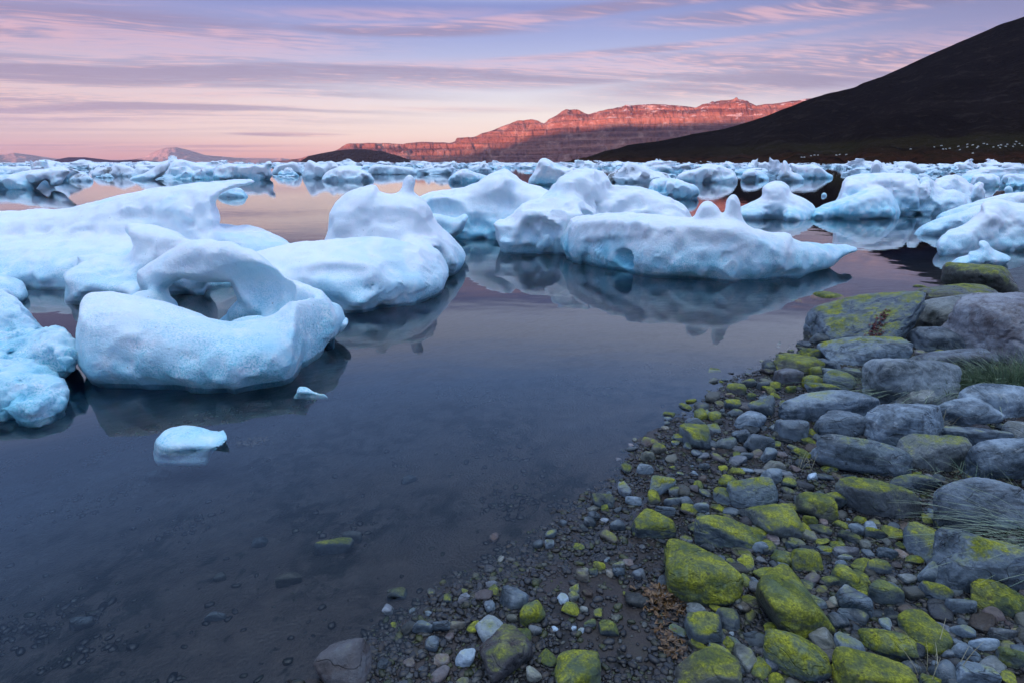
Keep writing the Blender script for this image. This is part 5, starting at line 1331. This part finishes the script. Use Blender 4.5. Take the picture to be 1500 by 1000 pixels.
def blades(name, label, cat, root, n, length, spread, lean, width, mat, seed, curl=.5, group=None):
    """root: centre (world); each blade is a tapered, folded strip bending over"""
    r = np.random.default_rng(seed); Vs, Fs = [], []
    seg = 7
    for i in range(n):
        bx, by = r.normal(0, spread[0]), r.normal(0, spread[1])
        L = length * r.uniform(.55, 1.15)
        az_ = r.uniform(0, 2 * PI); out = r.uniform(.1, 1.0) * curl
        d = np.array([math.cos(az_) * out + lean[0], math.sin(az_) * out + lean[1], 0]); d += np.array([bx / max(spread[0], .01), by / max(spread[1], .01), 0]) * .25
        side = np.array([-d[1], d[0], 0]); side = side / (np.linalg.norm(side) + 1e-6) if np.linalg.norm(side) > 1e-3 else np.array([1., 0, 0])
        base = np.array([bx, by, float(grid_at(GZ, root[0] + bx, root[1] + by)) - root[2] - .01])
        k0 = len(Vs) and sum(len(v) for v in Vs)
        pts = []
        for j in range(seg + 1):
            u = j / seg
            c = base + L * (np.array([0, 0, 1]) * (u - .42 * u * u * np.linalg.norm(d) * 1.1) + d * (u * .35 + u * u * .65))
            w = width * (1 - u) ** .7 * .5 + .0003
            pts += [c - side * w, c + np.array([0, 0, -w * .6]), c + side * w]
        Vs.append(np.array(pts))
        for j in range(seg):
            a = k0 + j * 3
            Fs += [(a, a + 1, a + 4, a + 3), (a + 1, a + 2, a + 5, a + 4)]
    return obj(name, make_mesh(name, np.concatenate(Vs), np.array(Fs), mat), label, cat, group, loc=root)

x, y, z = land_hit(1455, 574)
blades('grass_tuft', 'large blue-green grass tuft growing between boulders at the right edge', 'grass', (x, y, z + .12), 1900, .27, (.36, .09), (-.60, -.16), .0055, GRASS, 3, .5)
x, y, z = land_hit(1425, 545); 
blades('grass_tuft', 'thin fringe of grass on the left end of the large tuft, reaching over a boulder', 'grass', (x, y, z + .05), 160, .26, (.10, .05), (-.9, -.1), .0035, GRASS, 4, .4)
x, y, z = land_hit(1368, 628)
blades('grass_tuft', 'small wispy grass tuft between the sharp-edged pale boulder and its right neighbour', 'grass', (x, y, z), 60, .13, (.03, .03), (.1, -.1), .0028, STRAW, 5, .9)
x, y, z = land_hit(1430, 700)
blades('grass_tuft', 'sparse grass wisps between boulders halfway down the right side', 'grass', (x, y, z), 60, .15, (.09, .05), (-.2, -.2), .0028, GRASS, 6, 1.0)
x, y, z = land_hit(1520, 800)
blades('grass_tuft', 'long fine grass blades sweeping in from the right edge over the pale rounded boulder', 'grass', (x, y, z + .05), 150, .30, (.08, .14), (-1.05, -.05), .0026, GRASS, 7, .35)
x, y, z = land_hit(1352, 992)
blades('straw_tuft', 'few thin pale straws at the foot of the pear-shaped green stone', 'grass', (x, y, z), 16, .15, (.05, .04), (.0, .2), .0022, STRAW, 8, .8)
x, y, z = land_hit(1180, 690)
blades('straw_tuft', 'few thin straws left of the long lozenge stone', 'grass', (x, y, z), 10, .11, (.05, .04), (.1, .2), .0020, STRAW, 9, .8)

def weed(name, label, px, py, n, ext, L, mat, seed, z0=.0, flat=.6):
    r = np.random.default_rng(seed); Vs, Fs = [], []; k0 = 0
    cx, cy, cz = land_hit(px, py)
    for i in range(n):
        u, v = r.normal(0, .45, 2)
        p = np.array([u * ext[0], v * ext[1] * 1.0, z0 + abs(r.normal(0, .25)) * ext[2] * (1 - min(1, math.hypot(u, v))) ])
        th = r.uniform(0, 2 * PI)
        for fork in range(3):
            d = np.array([math.cos(th + (fork - 1) * .5), math.sin(th + (fork - 1) * .5), r.uniform(-.1, .9) * (1 - flat) + .12])
            d /= np.linalg.norm(d); sd_ = np.cross(d, [0, 0, 1]); sd_ /= np.linalg.norm(sd_)
            LL = L * r.uniform(.6, 1.2); w = LL * r.uniform(.16, .3)
            tw = r.uniform(-.5, .5)
            pts = []
            for j, (uu, ww) in enumerate([(0, .35), (.3, .7), (.6, 1.0), (.85, 1.15), (1.0, .6)]):
                c = p + d * LL * uu + np.array([0, 0, -.25 * LL * uu * uu])
                wv = w * ww; up = np.array([0, 0, 1]) * math.sin(tw * 3 * uu) * wv * .8
                pts += [c - sd_ * wv * .5 - up, c + np.array([0, 0, wv * .25]), c + sd_ * wv * .5 + up]
            Vs.append(np.array(pts))
            for j in range(4):
                a = k0 + j * 3; Fs += [(a, a + 1, a + 4, a + 3), (a + 1, a + 2, a + 5, a + 4)]
            k0 += 15
    return obj(name, make_mesh(name, np.concatenate(Vs), np.array(Fs), mat), label, 'seaweed', loc=(cx, cy, cz))
weed('seaweed', 'rust-brown tangle of seaweed beside the large bright green stone', 972, 880, 170, (.085, .08, .05), .026, KELP, 3, .01, .3)
weed('seaweed', 'trailing string of brown seaweed below the main tangle', 980, 940, 60, (.03, .09, .02), .022, KELP, 4, .008)
weed('seaweed', 'dark brown seaweed strands draped toward the dull green stone', 1025, 905, 60, (.06, .03, .02), .022, KELP, 5, .008)
weed('seaweed', 'orange-brown seaweed scrap in the water right of the lone ice floe', 372, 648, 55, (.13, .06, .012), .028, KELP, 6, .005, .6)
x, y, z = land_hit(1283, 480)
o = weed('seaweed', 'dark red seaweed clinging to the face of the broad mossy slab', 1290, 500, 150, (.09, .10, .03), .026, REDW, 7, .0, .4)
# lay the red weed on the slab's surface
slab = next(q for q in bpy.data.objects if q.get('label', '').startswith('broad mossy slab'))
sb = BVHTree.FromPolygons([(slab.matrix_basis @ v.co)[:] for v in slab.data.vertices], [p.vertices[:] for p in slab.data.polygons])
me = o.data; co_ = np.zeros(len(me.vertices) * 3, np.float32); me.vertices.foreach_get('co', co_); co_ = co_.reshape(-1, 3)
rw = np.random.default_rng(4); nk = len(co_) // 45
for i in range(nk):
    uu = rw.uniform(0, 1)
    px = 1297 - 25 * uu + rw.normal(0, 4 + 3 * uu); py = 458 + 40 * uu + rw.normal(0, 4)
    hh_ = sb.ray_cast(Vector((0, 0, H)), Vector(ray(px, py)).normalized())[0]
    blk = co_[i * 45:(i + 1) * 45]
    if hh_ is None: blk[:] = co_[:45] if i else np.array([0, 0, 0]); continue
    blk -= blk[:1].copy(); blk *= .9
    blk += np.array(hh_ - Vector(o.location)) + np.array([0, -.006, .006])
me.vertices.foreach_set('co', co_.ravel()); me.update()
print('done', round(time.time() - T0, 1))
